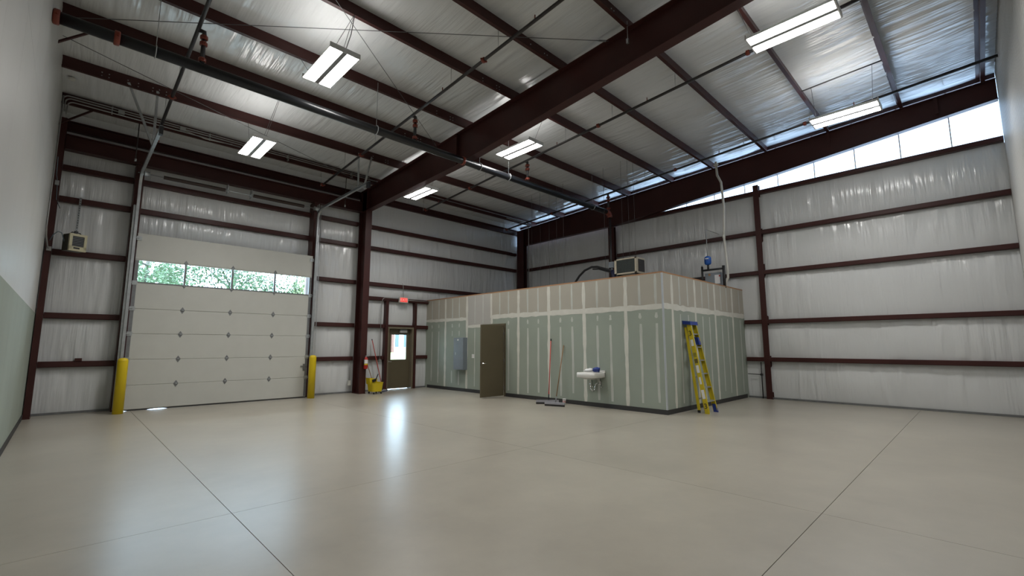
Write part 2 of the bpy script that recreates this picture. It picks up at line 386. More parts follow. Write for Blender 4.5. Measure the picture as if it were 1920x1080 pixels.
# ------------------------------------------------------------------ right wall
wright = MB().box(XR + .06, XR + .12, YF - .3, YB + .12, 0, 6.05).build('wall_right', SIDING, origin=(XR, 7, 0))
tag(wright, 'white insulated end wall crossed by long dark red girts', 'wall', kind='structure')
def band_y(y0, y1, z0, z1, seed):
    sheet('insulation_strip', (XR, y0, z0), (0, y1 - y0, 0), (0, 0, z1 - z0), (-1, 0, 0), VINYL_Y, wright, sag=.055, amp=.026, folds=2.6, seed=seed)
lr = [0.0] + ZR
for k in range(5):
    band_y(YF, 4.375, lr[k], lr[k + 1], 500 + k)
    if k < 2: band_y(4.375, 4.97, lr[k], lr[k + 1], 510 + k)
    else:
        band_y(4.375, 9.42, lr[k], lr[k + 1], 520 + k); band_y(9.42, YB, lr[k], lr[k + 1], 530 + k)
def girt_y(y0, y1, z, h=.118, d=.15):
    x0 = XR - d; t = .012
    prof = [(x0 + t, z - h / 2), (XR - .003, z - h / 2), (XR - .003, z + h / 2), (x0 + t, z + h / 2), (x0, z + h / 2 - t), (x0, z - h / 2 + t)]
    MB().prism([(a, y0, b) for a, b in prof], (0, y1 - y0, 0)).build('girt', STEEL, wright)
for k, z in enumerate(ZR):
    girt_y(YF + .005, 4.296, z)
    if k < 2: girt_y(4.459, 4.93, z)
    else: girt_y(4.459, 9.28, z)
    if k in (2, 3): girt_y(9.55, 13.94, z)
MB().box(XR - .06, XR - .04, YF, 4.96, 0, .05).build('base_angle', GALV_DULL, wright)
# translucent wall lights above the top girt
win = thing('window_1', (XR + .06, 6, 6.05), 'bright translucent wall panels glowing under the sloping end rafter', 'window', kind='structure')
yy = YF - .1; k = 0
while yy < YB:
    y2 = min(yy + .93, YB + .1); n = 13; P = np.zeros((n, 2, 3))
    for a in range(n):
        ya = yy + (y2 - yy) * a / (n - 1); off = .018 * (1 if a % 4 in (1, 2) else 0)
        P[a, 0] = (XR + .06 + off, ya, 6.03); P[a, 1] = (XR + .06 + off, ya, zt(ya) + .05)
    MB().grid(P, False).build('translucent_panel', FIBRE, win)
    MB().box(XR + .045, XR + .058, y2 - .012, y2 + .012, 6.03, zt(y2)).build('panel_seam', PVC, win)
    yy = y2; k += 1
rake = MB(); rake.prism([(XR - .02, YF, zt(YF) - .01), (XR - .02, YB, zt(YB) - .01), (XR - .02, YB, zt(YB) - .11), (XR - .02, YF, zt(YF) - .11)], (.05, 0, 0))
rake.build('rake_angle', STEEL, win)

# ------------------------------------------------------------------ left and front walls
wl = MB().box(XL - .12, XL, YF - .3, YB + .1, 0, zt(YF) + .1).build('wall_left', LINER, origin=(XL, 7, 0))
tag(wl, 'tall pale left wall with green drywall along its foot', 'wall', kind='structure')
ye = YB - .02
for k in range(13):
    MB().box(XL, XL + .013, ye - 1.216, ye, 0.0, 2.20).build('drywall_panel', DRY_GREEN, wl)
    m = MB().box(XL, XL + .010, ye - 1.217, ye, 2.203, 4.64).build('drywall_panel', LINER, wl)
    m = MB().box(XL, XL + .010, ye - 1.217, ye, 4.643, zp(ye) + .2).build('drywall_panel', LINER, wl)
    ye -= 1.22
bl = MB().box(XL + .013, XL + .025, YF, 14.46, 0, .10).build('baseboard_left', RUBBER, origin=(XL, 7, 0))
tag(bl, 'dark rubber baseboard at the foot of the left wall', 'baseboard', kind='structure')
wf = MB().box(XL - .1, XR + .3, YF - .12, YF - .02, 0, zt(YF) + .1).build('wall_front', LINER, origin=(7, YF, 0))
tag(wf, 'white ribbed metal partition wall at the right edge of the room', 'wall', kind='structure')
xx = XL
while xx < XR - .05:
    x2 = min(xx + .91, XR)
    pn = MB(); pn.box(xx, x2 - .002, YF - .02, YF - .012, 0, zt(YF))
    for q in range(6):
        c = xx + .075 + q * .152
        if c + .03 < x2: pn.prism([(c - .03, YF - .012, 0), (c - .018, YF, 0), (c + .018, YF, 0), (c + .03, YF - .012, 0)], (0, 0, zt(YF) - .01))
    pn.build('liner_panel', LINER, wf); xx = x2

# ------------------------------------------------------------------ drywall room in the corner
BX, BY, BH = 9.62, 4.97, 3.205
HG, HJ = 10.20, 11.16                         # office door: hinge side and latch side of the opening
pf = MB()
for a, b, c, d in ((BY + .01, HG - .05, 0, BH - .02), (HJ + .05, YB, 0, BH - .02), (HG - .05, HJ + .05, 2.20, BH - .02)):
    pf.box(BX + .013, BX + .12, a, b, c, d)
pf = pf.build('wall_partition', DRY_GREY, origin=(BX, 9, 0))
tag(pf, 'long taped drywall wall with green lower sheets and beige upper sheets', 'wall', kind='structure')
ps = MB().box(BX + .12, XR - .03, BY + .013, BY + .12, 0, BH - .02).build('wall_partition_side', DRY_GREY, origin=(12, BY, 0))
tag(ps, 'short taped drywall wall with the yellow ladder leaning on it', 'wall', kind='structure')
SEAM_Y = [BY, 5.96, 7.18, 8.40, 9.62, 10.82, 12.04, 13.26, YB - .005]
def dpanel_f(y0, y1, z0, z1, m): MB().box(BX, BX + .013, y0 + .001, y1 - .001, z0, z1).build('drywall_panel', m, pf)
for k in range(8):
    a, b = SEAM_Y[k], SEAM_Y[k + 1]; zs = 2.15 if k == 5 else 2.40
    if k == 4: dpanel_f(a, HG - .05, 0, 2.40, DRY_GREEN); dpanel_f(HG - .05, b, 2.19, 2.40, DRY_GREEN)
    elif k == 5: dpanel_f(HJ + .05, b, 0, 2.15, DRY_GREEN)
    else: dpanel_f(a, b, 0, 2.40, DRY_GREEN)
    z0 = 2.19 if k == 5 else 2.402
    if k == 5: dpanel_f(a, HJ + .05, z0, BH - .03, DRY_GREY); dpanel_f(HJ + .05, b, 2.152, BH - .03, DRY_GREY)
    else: dpanel_f(a, b, z0, BH - .03, DRY_BEIGE if k < 5 else DRY_BEIGE)
SEAM_X = [BX, 10.06, 11.29, 12.51, 13.73, XR - .03]
for k in range(5):
    a, b = SEAM_X[k], SEAM_X[k + 1]
    MB().box(a + .001, b - .001, BY, BY + .013, 0, 2.40).build('drywall_panel', DRY_GREEN, ps)
    MB().box(a + .001, b - .001, BY, BY + .013, 2.402, BH - .03).build('drywall_panel', DRY_BEIGE, ps)
def mud(face, c, z0, z1, wd, m, parent, jit=.25, horizontal=None):
    """trowelled filler, a thin plate with an uneven edge"""
    n = max(4, int((z1 - z0) / .16)); L_, R_ = [], []
    cc = c
    for i in range(n + 1):
        z = z0 + (z1 - z0) * i / n; hw = wd / 2 * (1 + random.uniform(-jit, jit)); cc += random.uniform(-.004, .004)
        if i in (0, n): hw *= .8
        L_.append((cc - hw, z)); R_.append((cc + hw, z))
    b = MB(); th = .0022 if horizontal is None else .0030
    for i in range(n):
        q = [L_[i], R_[i], R_[i + 1], L_[i + 1]]
        if horizontal is not None: q = [(z, c_) for c_, z in q]
        pts = [(BX - th, a, z) for a, z in q] if face == 'f' else [(a, BY - th, z) for a, z in q]
        b.face(pts)
    return b.build('joint_compound', m, parent)
for y in SEAM_Y[1:5]: mud('f', y, .10, BH - .04, .10, MUD, pf)
mud('f', 10.82, 2.40, BH - .04, .09, MUD, pf)
mud('f', 12.04, .10, BH - .04, .10, MUD, pf); mud('f', 13.26, .10, BH - .04, .10, MUD, pf)
mud('f', 2.405, BY + .02, 10.85, .13, MUD, pf, horizontal=1); mud('f', 2.405, 12.02, YB - .02, .11, MUD, pf, horizontal=1)
mud('f', 2.15, 11.24, 12.06, .10, MUD, pf, horizontal=1); mud('f', 10.80, 2.2, 2.42, .09, MUD, pf)
for y in (5.15, 5.56, 6.38, 6.77, 7.58, 7.99, 8.80, 9.22, 10.03, 12.47, 12.86, 13.67, 14.09):
    hid = 12.4 < y < 12.9
    mud('f', y, .16 + random.uniform(0, .12), 2.02 if not hid else .66, .066, MUD_THIN, pf, .2)
    if hid: mud('f', y, 1.84, 2.02, .05, MUD_THIN, pf)
    mud('f', y, 2.14, 2.27, .066, MUD_THIN, pf, .35)
    mud('f', y, 2.47, BH - .05, .06, MUD_THIN, pf, .2)
mud('f', 11.63, .2, 2.07, .05, MUD_THIN, pf, .2); mud('f', 11.63, 2.24, BH - .05, .05, MUD_THIN, pf, .2); mud('f', 11.22, 2.24, BH - .05, .05, MUD_THIN, pf, .2); mud('f', 10.42, 2.47, BH - .05, .05, MUD_THIN, pf, .2)
for x in SEAM_X[1:5]: mud('s', x, .10, BH - .04, .10, MUD, ps)
mud('s', 2.415, BX + .02, XR - .05, .13, MUD, ps, horizontal=1)
for x in (10.44, 10.87, 11.69, 12.11, 12.92, 13.34, 14.28):
    mud('s', x, .15 + random.uniform(0, .15), 2.26, .066, MUD_THIN, ps, .2); mud('s', x, 2.48, BH - .05, .066, MUD_THIN, ps, .2)
MB().box(BX - .004, BX + .03, BY - .004, BY + .03, .10, BH - .03).build('corner_bead', mat('corner_bead_metal', (.50, .53, .56), .3, metal=.4, noise=((5, 5, 5), .05)), pf)
MB().box(BX - .003, BX + .125, BY - .003, YB, BH - .03, BH).build('top_plate', WOOD, pf)
MB().box(BX + .125, XR - .03, BY - .003, BY + .125, BH - .03, BH).build('top_plate', WOOD, ps)
tag(MB().box(BX + .125, XR - .04, BY + .125, YB - .04, BH - .16, BH - .06).build('ceiling_partition', DRY_GREY), 'flat lid of the drywall room carrying the condenser and water heater', 'ceiling', kind='structure')
t = MB(); t.box(BX - .012, BX, BY - .012, HG - .06, 0, .105)
o = t.build('baseboard_partition', RUBBER, origin=(BX, 7.5, 0)); tag(o, 'dark rubber baseboard below the sink, from corner to open door', 'baseboard', kind='structure')
o = MB().box(BX - .012, BX, HJ + .06, YB - .17, 0, .105).build('baseboard_partition', RUBBER, origin=(BX, 12.8, 0)); tag(o, 'dark rubber baseboard below the grey electrical panel', 'baseboard', kind='structure')
o = MB().box(BX, XR - .17, BY - .012, BY, 0, .105).build('baseboard_side', RUBBER, origin=(12, BY, 0)); tag(o, 'dark rubber baseboard behind the yellow ladder', 'baseboard', kind='structure')

# ------------------------------------------------------------------ main frame: columns and rafters
def i_column(name, x0, x1, y0, y1, z1, label, web='y', tf=.014):
    t = thing(name, ((x0 + x1) / 2, (y0 + y1) / 2, 0), label, 'column')
    if web == 'y':   # flanges face the room along y
        MB().box(x0, x1, y0, y0 + tf, .015, z1).build('flange', STEEL, t); MB().box(x0, x1, y1 - tf, y1, .015, z1).build('flange', STEEL, t)
        c = (x0 + x1) / 2; MB().box(c - .005, c + .005, y0 + tf, y1 - tf, .015, z1).build('web', STEEL, t)
    else:
        MB().box(x0, x0 + tf, y0, y1, .015, z1).build('flange', STEEL, t); MB().box(x1 - tf, x1, y0, y1, .015, z1).build('flange', STEEL, t)
        c = (y0 + y1) / 2; MB().box(x0 + tf, x1 - tf, c - .005, c + .005, .015, z1).build('web', STEEL, t)
    MB().box(x0 - .01, x1 + .01, y0 - .01, y1, 0, .015).build('base_plate', STEEL, t)
    return t
i_column('steel_column', CX0, CX1, 13.86, 14.35, 6.70, 'dark red steel column between the overhead door and exit door')
i_column('steel_column', XL + .028, -.405, 13.93, 14.34, 6.60, 'dark red steel column in the corner beside the left wall')
i_column('steel_column', 14.30, 14.51, 13.95, 14.36, 6.68, 'dark red corner column rising behind the drywall room', 'x')
i_column('steel_column', 14.38, 14.51, 9.29, 9.54, 5.96, 'dark red end wall column above the outdoor condenser unit', 'x')
i_column('steel_column', 14.53, 14.675, 4.30, 4.455, 6.33, 'dark red end wall column right of the drywall room', 'x')
def rafter(x, prof, label, hw=.105):
    """prof: [(y, z of underside)] from the eave to the front wall"""
    t = thing('roof_rafter', (x, prof[0][0], prof[0][1]), label, 'beam')
    top = lambda y: zp(y) - .003
    def strip(f, th):
        lo = [(y, f(y, z)) for y, z in prof]; return [(x - hw, y, z) for y, z in lo] + [(x - hw, y, z + th) for y, z in reversed(lo)]
    MB().prism(strip(lambda y, z: z, .016), (2 * hw, 0, 0)).build('bottom_flange', STEEL, t)
    MB().prism(strip(lambda y, z: top(y) - .016, .016), (2 * hw, 0, 0)).build('top_flange', STEEL, t)
    MB().prism([(x - .005, y, z + .016) for y, z in prof] + [(x - .005, y, top(y) - .016) for y, z in reversed(prof)], (.01, 0, 0)).build('web', STEEL, t)
    return t
rf = rafter(RX, [(14.35, 5.965), (9.0, 6.10), (YF + .01, 6.885)], 'massive dark red tapered rafter crossing the middle of the ceiling')
MB().box(RX - .10, RX - .005, 13.87, 13.884, 5.99, zp(13.9) - .02).build('stiffener', STEEL, rf)
MB().box(RX - .10, RX - .005, 8.993, 9.007, 6.12, zp(9.0) - .02).build('stiffener', STEEL, rf)
re_ = rafter(14.44, [(14.36, 5.97), (9.3, 5.985), (4.16, 6.43), (YF + .01, 6.96)], 'dark red end wall rafter above the glowing translucent panels', .09)
for y in (2.46, .30): MB().prism([(14.35, y, zp(y) - .03), (14.35, y - .06, zp(y) - .03), (14.35, y - .06, zp(y) - .42), (14.35, y, zp(y) - .42)], (-.012, 0, 0)).build('stiffener', STEEL, re_)
# portal beam over the overhead door
t = thing('portal_beam', (3.2, 14.15, 5.95), 'dark red portal beam spanning above the overhead door springs', 'beam')
MB().box(-.40, CX0 - .004, 14.06, 14.27, 5.94, 5.955).build('bottom_flange', STEEL, t)
MB().box(-.40, CX0 - .004, 14.06, 14.27, 6.27, 6.285).build('top_flange', STEEL, t)
MB().box(-.40, CX0 - .004, 14.15, 14.16, 5.955, 6.27).build('web', STEEL, t)
# flange braces from the left wall to purlins
for y, lab in ((PUR[2], 'short dark red angle brace under the sprinkler main at the left wall'), (PUR[0], 'short dark red angle brace below the conduits at the left wall')):
    b = MB(); d = .03
    zc = zp(y) - .012
    b.prism([(XL + .014, y - .06, zc - .50), (XL + .014, y - .06, zc - .44), (-.06, y - .06, zc), (0.0, y - .06, zc)], (0, .008, 0))
    b.prism([(XL + .014, y - .06, zc - .50), (XL + .014, y - .11, zc - .50), (0.0, y - .11, zc - .008), (0.0, y - .06, zc - .008)], (0, 0, .008))
    tag(b.build('angle_brace', STEEL), lab, 'brace')

# ------------------------------------------------------------------ overhead door
DY = 14.05
od = thing('door_1', (3.1, DY, 0), 'large white sectional overhead door with a row of four windows', 'door', kind='structure')
ZS = [0.03, .586, 1.186, 1.795, 2.394, 3.013, 3.583, 4.227]
X0, X1 = 1.03, 5.19
for k in range(7):
    a, b = ZS[k], ZS[k + 1]
    if k == 5: continue
    MB().prism([(X0, DY + .006, a + .002), (X0, DY, a + .01), (X0, DY, b - .010), (X0, DY + .006, b - .003), (X0, DY + .02, b - .003), (X0, DY + .02, b + .006), (X0, DY + .045, b + .006), (X0, DY + .045, a + .007), (X0, DY + .021, a + .007), (X0, DY + .021, a + .002)], (X1 - X0, 0, 0)).build('door_section', DOORWHITE, od)
a, b = ZS[5], ZS[6]
MX = [X0, 2.035, 3.09, 4.16, X1]
ws = thing('window_section', (3.1, DY, a), 'x', 'x'); del ws['label'], ws['category']
ws.parent = od; ws.location = Vector((3.1, DY, a)) - Vector((3.1, DY, 0))
MB().box(X0, X1, DY, DY + .045, a + .001, a + .030).build('rail', GALV_DULL, ws)
MB().box(X0, X1, DY, DY + .045, b - .022, b - .001).build('rail', DOORWHITE, ws)
for k, x in enumerate(MX):
    hw = .022 if 0 < k < 4 else .035; c = x + (0.035 if k == 0 else -.035 if k == 4 else 0)
    MB().box(c - hw, c + hw, DY - .004, DY + .045, a + .03, b - .022).build('mullion', GALV_DULL, ws)
for k in range(4):
    MB().box(MX[k] + (.07 if k == 0 else .022), MX[k + 1] - (.07 if k == 3 else .022), DY + .018, DY + .024, a + .03, b - .022).build('pane', GLASS, ws)
def hinge(x, z, up=True, dn=True):
    pts = []
    if up and dn: pts = [(x, z - .085), (x + .045, z - .015), (x + .045, z + .015), (x, z + .085), (x - .045, z + .015), (x - .045, z - .015)]
    elif up: pts = [(x - .05, z), (x + .05, z), (x + .035, z + .035), (x, z + .09), (x - .035, z + .035)]
    else: pts = [(x - .04, z), (x, z - .07), (x + .04, z)]
    h = MB().prism([(p, DY - .005, q) for p, q in reversed(pts)], (0, .005, 0)).build('hinge', GALV_DULL, od)
    MB().tube([(x - .026, DY - .012, z), (x + .026, DY - .012, z)], .011, 8).build('hinge_pin', GALV, h)
for z in ZS[1:5]:
    for x in MX[1:4]: hinge(x + .01, z)
for x in MX[1:4]: hinge(x, ZS[6], True, False); hinge(x, ZS[5], False, True)
for x, s_ in ((X0 + .03, 1), (X1 - .03, -1)):                 # end stiles and roller brackets
    MB().box(x - .035, x + .035, DY - .006, DY, .05, ZS[5]).build('end_stile', GALV_DULL, od)
    for z in ZS[1:6] + [4.10]:
        r_ = MB().box(x - .05, x + .05, DY - .02, DY - .006, z - .05, z + .05).build('roller_bracket', GALV, od)
        MB().tube([(x, DY - .035, z), (x - s_ * .12, DY - .035, z)], .009, 8).build('roller_stem', GALV, r_)
n = 60; lo = []
for i in range(n + 1):
    x = X0 + (X1 - X0) * i / n; lift = .016 * max(0, 1 - ((x - 1.72) / .2) ** 2) + (.012 if x < 1.12 else 0); lo.append((x, .001 + lift))
MB().prism([(x, DY + .005, z) for x, z in lo] + [(x, DY + .005, .032) for x, z in reversed(lo)], (0, .035, 0)).build('bottom_seal', RUBBER, od)
lk = MB().box(X1 - .19, X1 - .02, DY - .03, DY - .012, .90, .93).build('slide_bolt', GALV_DULL, od)
MB().box(X1 - .12, X1 - .06, DY - .022, DY, .80, .98).build('bolt_plate', GALV_DULL, lk)
# tracks
ZH = 5.68; YE = 10.68
for x, lab, s_ in ((.965, 'galvanised overhead door track beside the left bollard, curving to the ceiling', 1), (5.255, 'galvanised overhead door track beside the right bollard, curving to the ceiling', -1)):
    tr = thing('door_track', (x, 13.99, 0), lab, 'track', 'overhead door tracks')
    path = [(x, 13.985, .05), (x, 13.985, ZH - .32)] + [tuple(p) for p in arc((x, 13.665, ZH - .32), .32, 0, math.pi / 2, 8, (0, 1, 0), (0, 0, 1))][1:] + [(x, YE, ZH + .02)]
    def rail(off, wd, th):
        b = MB(); P = [Vector(p) for p in path]
        for i in range(len(P) - 1):
            d = (P[i + 1] - P[i]); L = d.length; d.normalize(); nn = Vector((1, 0, 0)).cross(d)
            b.obox((P[i] + P[i + 1]) / 2 + nn * off[1] + Vector((off[0], 0, 0)), Vector((wd, 0, 0)), d * (L / 2 + .004), nn * th)
        return b
    rail((0, .028), .028, .003).build('track_side', GALV, tr); rail((0, -.028), .028, .003).build('track_side', GALV, tr)
    rail((-s_ * .026, 0), .003, .028).build('track_web', GALV, tr)
    MB().box(x - s_ * .07 - .004, x - s_ * .07 + .004, 14.02, 14.12, .05, 4.9).build('mounting_angle', GALV, tr)
    MB().box(min(x - s_ * .07, x - s_ * .03), max(x - s_ * .07, x - s_ * .03), 14.015, 14.022, .05, 4.9).build('mounting_angle', GALV, tr)
    ends = [((x, 11.90), (x - .50, PUR[1] - .01)), ((x, 11.90), (x - .02, PUR[1] - .01))] if s_ > 0 else [((x, 11.30), (5.49, PUR[1] - .01)), ((x, 10.92), (5.88, PUR[1] - .01))]
    for (bx_, by_), (tx_, ty_) in ends:
        A, B = Vector((bx_, by_, ZH + .03)), Vector((tx_, ty_, zp(ty_) + .10)); d = (B - A) / 2
        side = d.cross(Vector((0, 1, 0))).normalized()
        MB().obox((A + B) / 2, side * .022, side.cross(d).normalized() * .003, d).build('hanger_strut', GALV, tr)
        MB().obox((A + B) / 2 + side * .02 , side * .003, side.cross(d).normalized() * .018, d).build('hanger_strut', GALV, tr)
    MB().box(x - .03, x + .03, YE - .02, YE + .10, ZH - .12, ZH + .03).build('end_stop', BLACK, tr)
    rx_ = .80 if s_ > 0 else 5.86
    MB().tube([(rx_, PUR[0] - .03, zp(PUR[0])), (rx_, PUR[0] - .03, 5.86)], .011, 8).build('side_brace', IRON, tr)
    MB().lathe((rx_, PUR[0] - .03, 5.80), [(.022, 0), (.022, .06), (.012, .07)], 10).build('brace_clamp', GALV, tr)
# torsion shaft and springs
ts = thing('torsion_spring_shaft', (3.1, 13.92, 5.80), 'counterbalance shaft with two long dark coil springs above the overhead door', 'door spring')
SY, SZ = 13.93, 5.69
MB().tube([(.90, SY, SZ), (5.32, SY, SZ)], .013, 10).build('shaft', GALV, ts)
for a, b in ((1.40, 2.74), (3.42, 4.80)):
    n = 150; MB().tube([(a + (b - a) * i / n, SY, SZ) for i in range(n + 1)], [.046 + .006 * (1 if i % 2 else -1) for i in range(n + 1)], 12).build('spring', SPRING, ts)
for x in (2.79, 3.37, .985, 5.235):
    p_ = MB().box(x - .008, x + .008, SY - .06, SY + .12, SZ - .08, SZ + .15).build('bearing_plate', GALV, ts)
    MB().lathe((x - .03, SY, SZ), [(.05, 0), (.055, .02), (.04, .05), (.04, .06)], 12, (1, 0, 0)).build('winding_cone', GALV, p_)
MB().lathe((1.02, SY, SZ), [(.07, 0), (.07, .01), (.06, .02), (.06, .09), (.07, .10)], 16, (1, 0, 0)).build('cable_drum', GALV, ts)
MB().lathe((5.10, SY, SZ), [(.07, 0), (.06, .01), (.06, .08), (.07, .09), (.07, .10)], 16, (1, 0, 0)).build('cable_drum', GALV, ts)
MB().tube([(5.30, 13.90, 5.76), (5.34, 13.90, 3.2), (5.345, 13.90, 1.3), (5.32, 13.90, 1.28), (5.31, 13.89, 3.2), (5.29, 13.88, 5.76)], .006, 6).build('pull_chain', GALV, ts)

# bollards
def bollard(x, y, label):
    t = thing('bollard', (x, y, 0), label, 'bollard', 'yellow bollards beside the overhead door')
    MB().lathe((x, y, 0), [(.098, 0), (.098, 1.15), (.094, 1.19), (.08, 1.215), (.05, 1.232), (.0, 1.238)], 28).build('sleeve', YELLOW, t)
    MB().lathe((x, y, 1.165), [(.0985, 0), (.0995, .004), (.0985, .008)], 28).build('cap_seam', YELLOW, t)
bollard(.97, 13.64, 'yellow bollard at the left jamb of the overhead door')
bollard(5.24, 13.76, 'yellow bollard at the right jamb of the overhead door')

# ------------------------------------------------------------------ exit door
d2 = thing('door_2', (8.48, 14.45, 0), 'bronze exit door with a half window below the exit sign', 'door', kind='structure')
for a, b in ((PD[0] - .035, PD[0] + .03), (PD[1] - .03, PD[1] + .035)):
    MB().box(a, b, 14.34, 14.56, 0, 2.165).build('frame_jamb', TAUPE_FRAME, d2)
MB().box(PD[0] + .03, PD[1] - .03, 14.34, 14.56, 2.105, 2.165).build('frame_head', TAUPE_FRAME, d2)
lf = MB()
wall_with_holes(lf, 8.025, 8.935, .028, 2.10, [(8.17, 8.80, 1.02, 1.905)], 14.49, 14.53)
lf = lf.build('leaf', TAUPE, d2)
MB().box(PD[0] + .02, PD[1] - .02, 14.534, 14.56, 2.06, 2.11).build('door_stop', TAUPE, d2)
for a in (PD[0] + .02, PD[1] - .055): MB().box(a, a + .035, 14.534, 14.56, .0, 2.06).build('door_stop', TAUPE, d2)
gl = MB()
for a, b, c, d in ((8.15, 8.82, 1.0, 1.03), (8.15, 8.82, 1.895, 1.925), (8.15, 8.18, 1.03, 1.895), (8.79, 8.82, 1.03, 1.895)): gl.box(a, b, 14.478, 14.49, c, d)
gl.build('glazing_bead', TAUPE_FRAME, lf)
MB().box(8.17, 8.80, 14.505, 14.511, 1.02, 1.905).build('pane', GLASS, lf)
MB().box(8.50, 8.78, 14.42, 14.488, 1.975, 2.045).build('closer', FIXWHITE, lf)
MB().obox((8.62, 14.415, 2.07), (.14, .0, 0), (.003, .03, 0), (0, 0, .008)).build('closer_arm', GALV, lf)
kn = MB().lathe((8.09, 14.49, .96), [(.03, 0), (.03, .01), (.012, .014), (.012, .05)], 14, (0, -1, 0)).build('lever_rose', GALV, lf)
MB().tube([(8.09, 14.445, .96), (8.20, 14.44, .96)], .009, 8).build('lever', GALV, lf)
MB().box(8.0, 8.96, 14.42, 14.60, 0, .012).build('threshold', GALV, d2)
# exit sign
ex = thing('exit_sign', (8.49, 14.30, 3.03), 'small white exit sign with glowing red face above the exit door', 'sign')
MB().prism([(8.315, 14.23, 3.03), (8.665, 14.23, 3.03), (8.665, 14.30, 3.03), (8.315, 14.30, 3.03)], (0, 0, .19)).build('housing', PVC, ex)
MB().box(8.345, 8.635, 14.225, 14.23, 3.05, 3.20).build('face', EXITRED, ex)
text_mesh('lettering', 'EXIT', .135, (8.49, 14.223, 3.122), (1, 0, 0), (0, 0, 1), EXITPALE, ex, .001)
MB().tube([(8.49, 14.27, 3.22), (8.49, 14.30, 3.60), (8.48, 14.315, 3.70), (8.46, 14.33, 3.72)], .009, 8).build('feed_conduit', CONDUIT, ex)
CDY = 14.27
cdx = thing('conduit', (8.2, 14.33, 3.2), 'thin conduit looping along the girt left of the exit sign and down the stud', 'conduit')
MB().tube([(8.31, CDY, 3.15)] + [(7.80, CDY, 3.16)] + [tuple(p) for p in arc((7.80, CDY, 3.04), .12, math.pi / 2, math.pi, 6, (1, 0, 0), (0, 0, 1))] + [(7.68, CDY + .06, 2.9), (7.68, CDY + .06, 1.0)], .012, 8).build('tube', CONDUIT, cdx)
MB().tube([(8.67, CDY, 3.13), (9.60, CDY, 3.13)], .012, 8).build('tube', CONDUIT, cdx)
MB().box(7.65, 7.71, 14.29, 14.35, .95, 1.06).build('junction_box', CONDUIT, cdx)

# ------------------------------------------------------------------ office door, standing open
d3 = thing('door_3', (BX, HG, 0), 'bronze flush door standing open from the drywall wall', 'door', kind='structure')
for a, b in ((HG - .05, HG + .01), (HJ - .01, HJ + .05)):
    MB().box(BX - .02, BX + .14, a, b, 0, 2.19).build('frame_jamb', TAUPE, d3)
MB().box(BX - .02, BX + .14, HG + .01, HJ - .01, 2.13, 2.19).build('frame_head', TAUPE, d3)
lf = MB().box(BX - .95, BX - .052, HG - .012, HG + .032, .030, 2.125).build('leaf', TAUPE, d3)
for z in (.25, 1.07, 1.88):
    MB().tube([(BX - .037, HG - .004, z - .055), (BX - .037, HG - .004, z + .055)], .016, 8).build('hinge', GALV_DULL, d3)
rs = MB().lathe((BX - .88, HG - .012, 1.0), [(.03, 0), (.03, .01), (.012, .014), (.012, .055)], 14, (0, -1, 0)).build('lever_rose', CHROME, lf)
MB().tube([(BX - .88, HG - .06, 1.0), (BX - .87, HG - .066, 1.0), (BX - .75, HG - .066, 1.0)], .010, 8).build('lever', CHROME, lf)
MB().box(BX - .954, BX - .95, HG - .005, HG + .025, .94, 1.06).build('latch_plate', CHROME, lf)
lamp_in = thing('added_room_lamp', (11.2, 10.6, 3.0), 'unseen ceiling lamp added to light the drywall room behind the open door', 'light')  # unseen lamp, added so the room behind the open door looks lit
MB().box(10.6, 11.8, 10.3, 10.9, 2.99, 3.03).build('housing', FIXWHITE, lamp_in)
MB().box(10.63, 11.77, 10.33, 10.87, 2.975, 2.99).build('lens', glow('added_room_lamp_lens', (1, .96, .9), 16.0), lamp_in)

# ------------------------------------------------------------------ things on the drywall wall
ep = thing('electrical_panel', (9.53, 12.27, .72), 'grey electrical panel box fixed to the green drywall', 'electrical panel')
MB().box(9.45, BX - .003, 12.01, 12.53, .72, 1.78).build('cabinet', PANELGREY, ep)
dr = MB().box(9.435, 9.45, 12.015, 12.525, .725, 1.775).build('door', PANELGREY, ep)
MB().box(9.43, 9.435, 12.40, 12.43, 1.20, 1.29).build('latch', GALV, dr)
MB().box(9.4335, 9.435, 12.25, 12.33, 1.68, 1.73).build('rating_label', PAPER, dr)
sw = thing('light_switch', (BX, 11.70, 1.12), 'white light switch plate on drywall between panel and open door', 'switch')
MB().box(BX - .008, BX - .002, 11.645, 11.765, 1.11, 1.235).build('plate', PAPER, sw)
for y in (11.675, 11.735): MB().prism([(BX - .008, y - .016, 1.14), (BX - .008, y + .016, 1.14), (BX - .014, y + .016, 1.205), (BX - .014, y - .016, 1.205)], (.004, 0, 0)).build('rocker', PORCELAIN, sw)

# sink
sk = thing('sink', (9.42, 6.85, .38), 'white wall hung sink with exposed chrome trap below', 'sink')
sx0, sx1, sy0, sy1 = 9.16, BX - .003, 6.57, 7.12
b = MB()
n = 24; prof = []
def rect(x0, x1, y0, y1, z, rad, n=5):
    out = []
    for cx, cy, a0 in ((x1 - rad, y1 - rad, 0), (x0 + rad, y1 - rad, 90), (x0 + rad, y0 + rad, 180), (x1 - rad, y0 + rad, 270)):
        for k in range(n + 1):
            a = R(a0 + 90 * k / n); out.append((cx + rad * math.cos(a), cy + rad * math.sin(a), z))
    return out
rings = [rect(sx0 + .12, sx1, sy0 + .13, sy1 - .13, .69, .06), rect(sx0 + .05, sx1, sy0 + .05, sy1 - .05, .73, .05), rect(sx0, sx1, sy0, sy1, .738, .025),
         rect(sx0, sx1, sy0, sy1, .845, .04), rect(sx0 + .012, sx1 - .01, sy0 + .012, sy1 - .012, .857, .035), rect(sx0 + .04, sx1 - .13, sy0 + .05, sy1 - .05, .852, .07),
         rect(sx0 + .07, sx1 - .16, sy0 + .09, sy1 - .09, .75, .08), rect(sx0 + .11, sx1 - .2, sy0 + .16, sy1 - .16, .715, .05)]
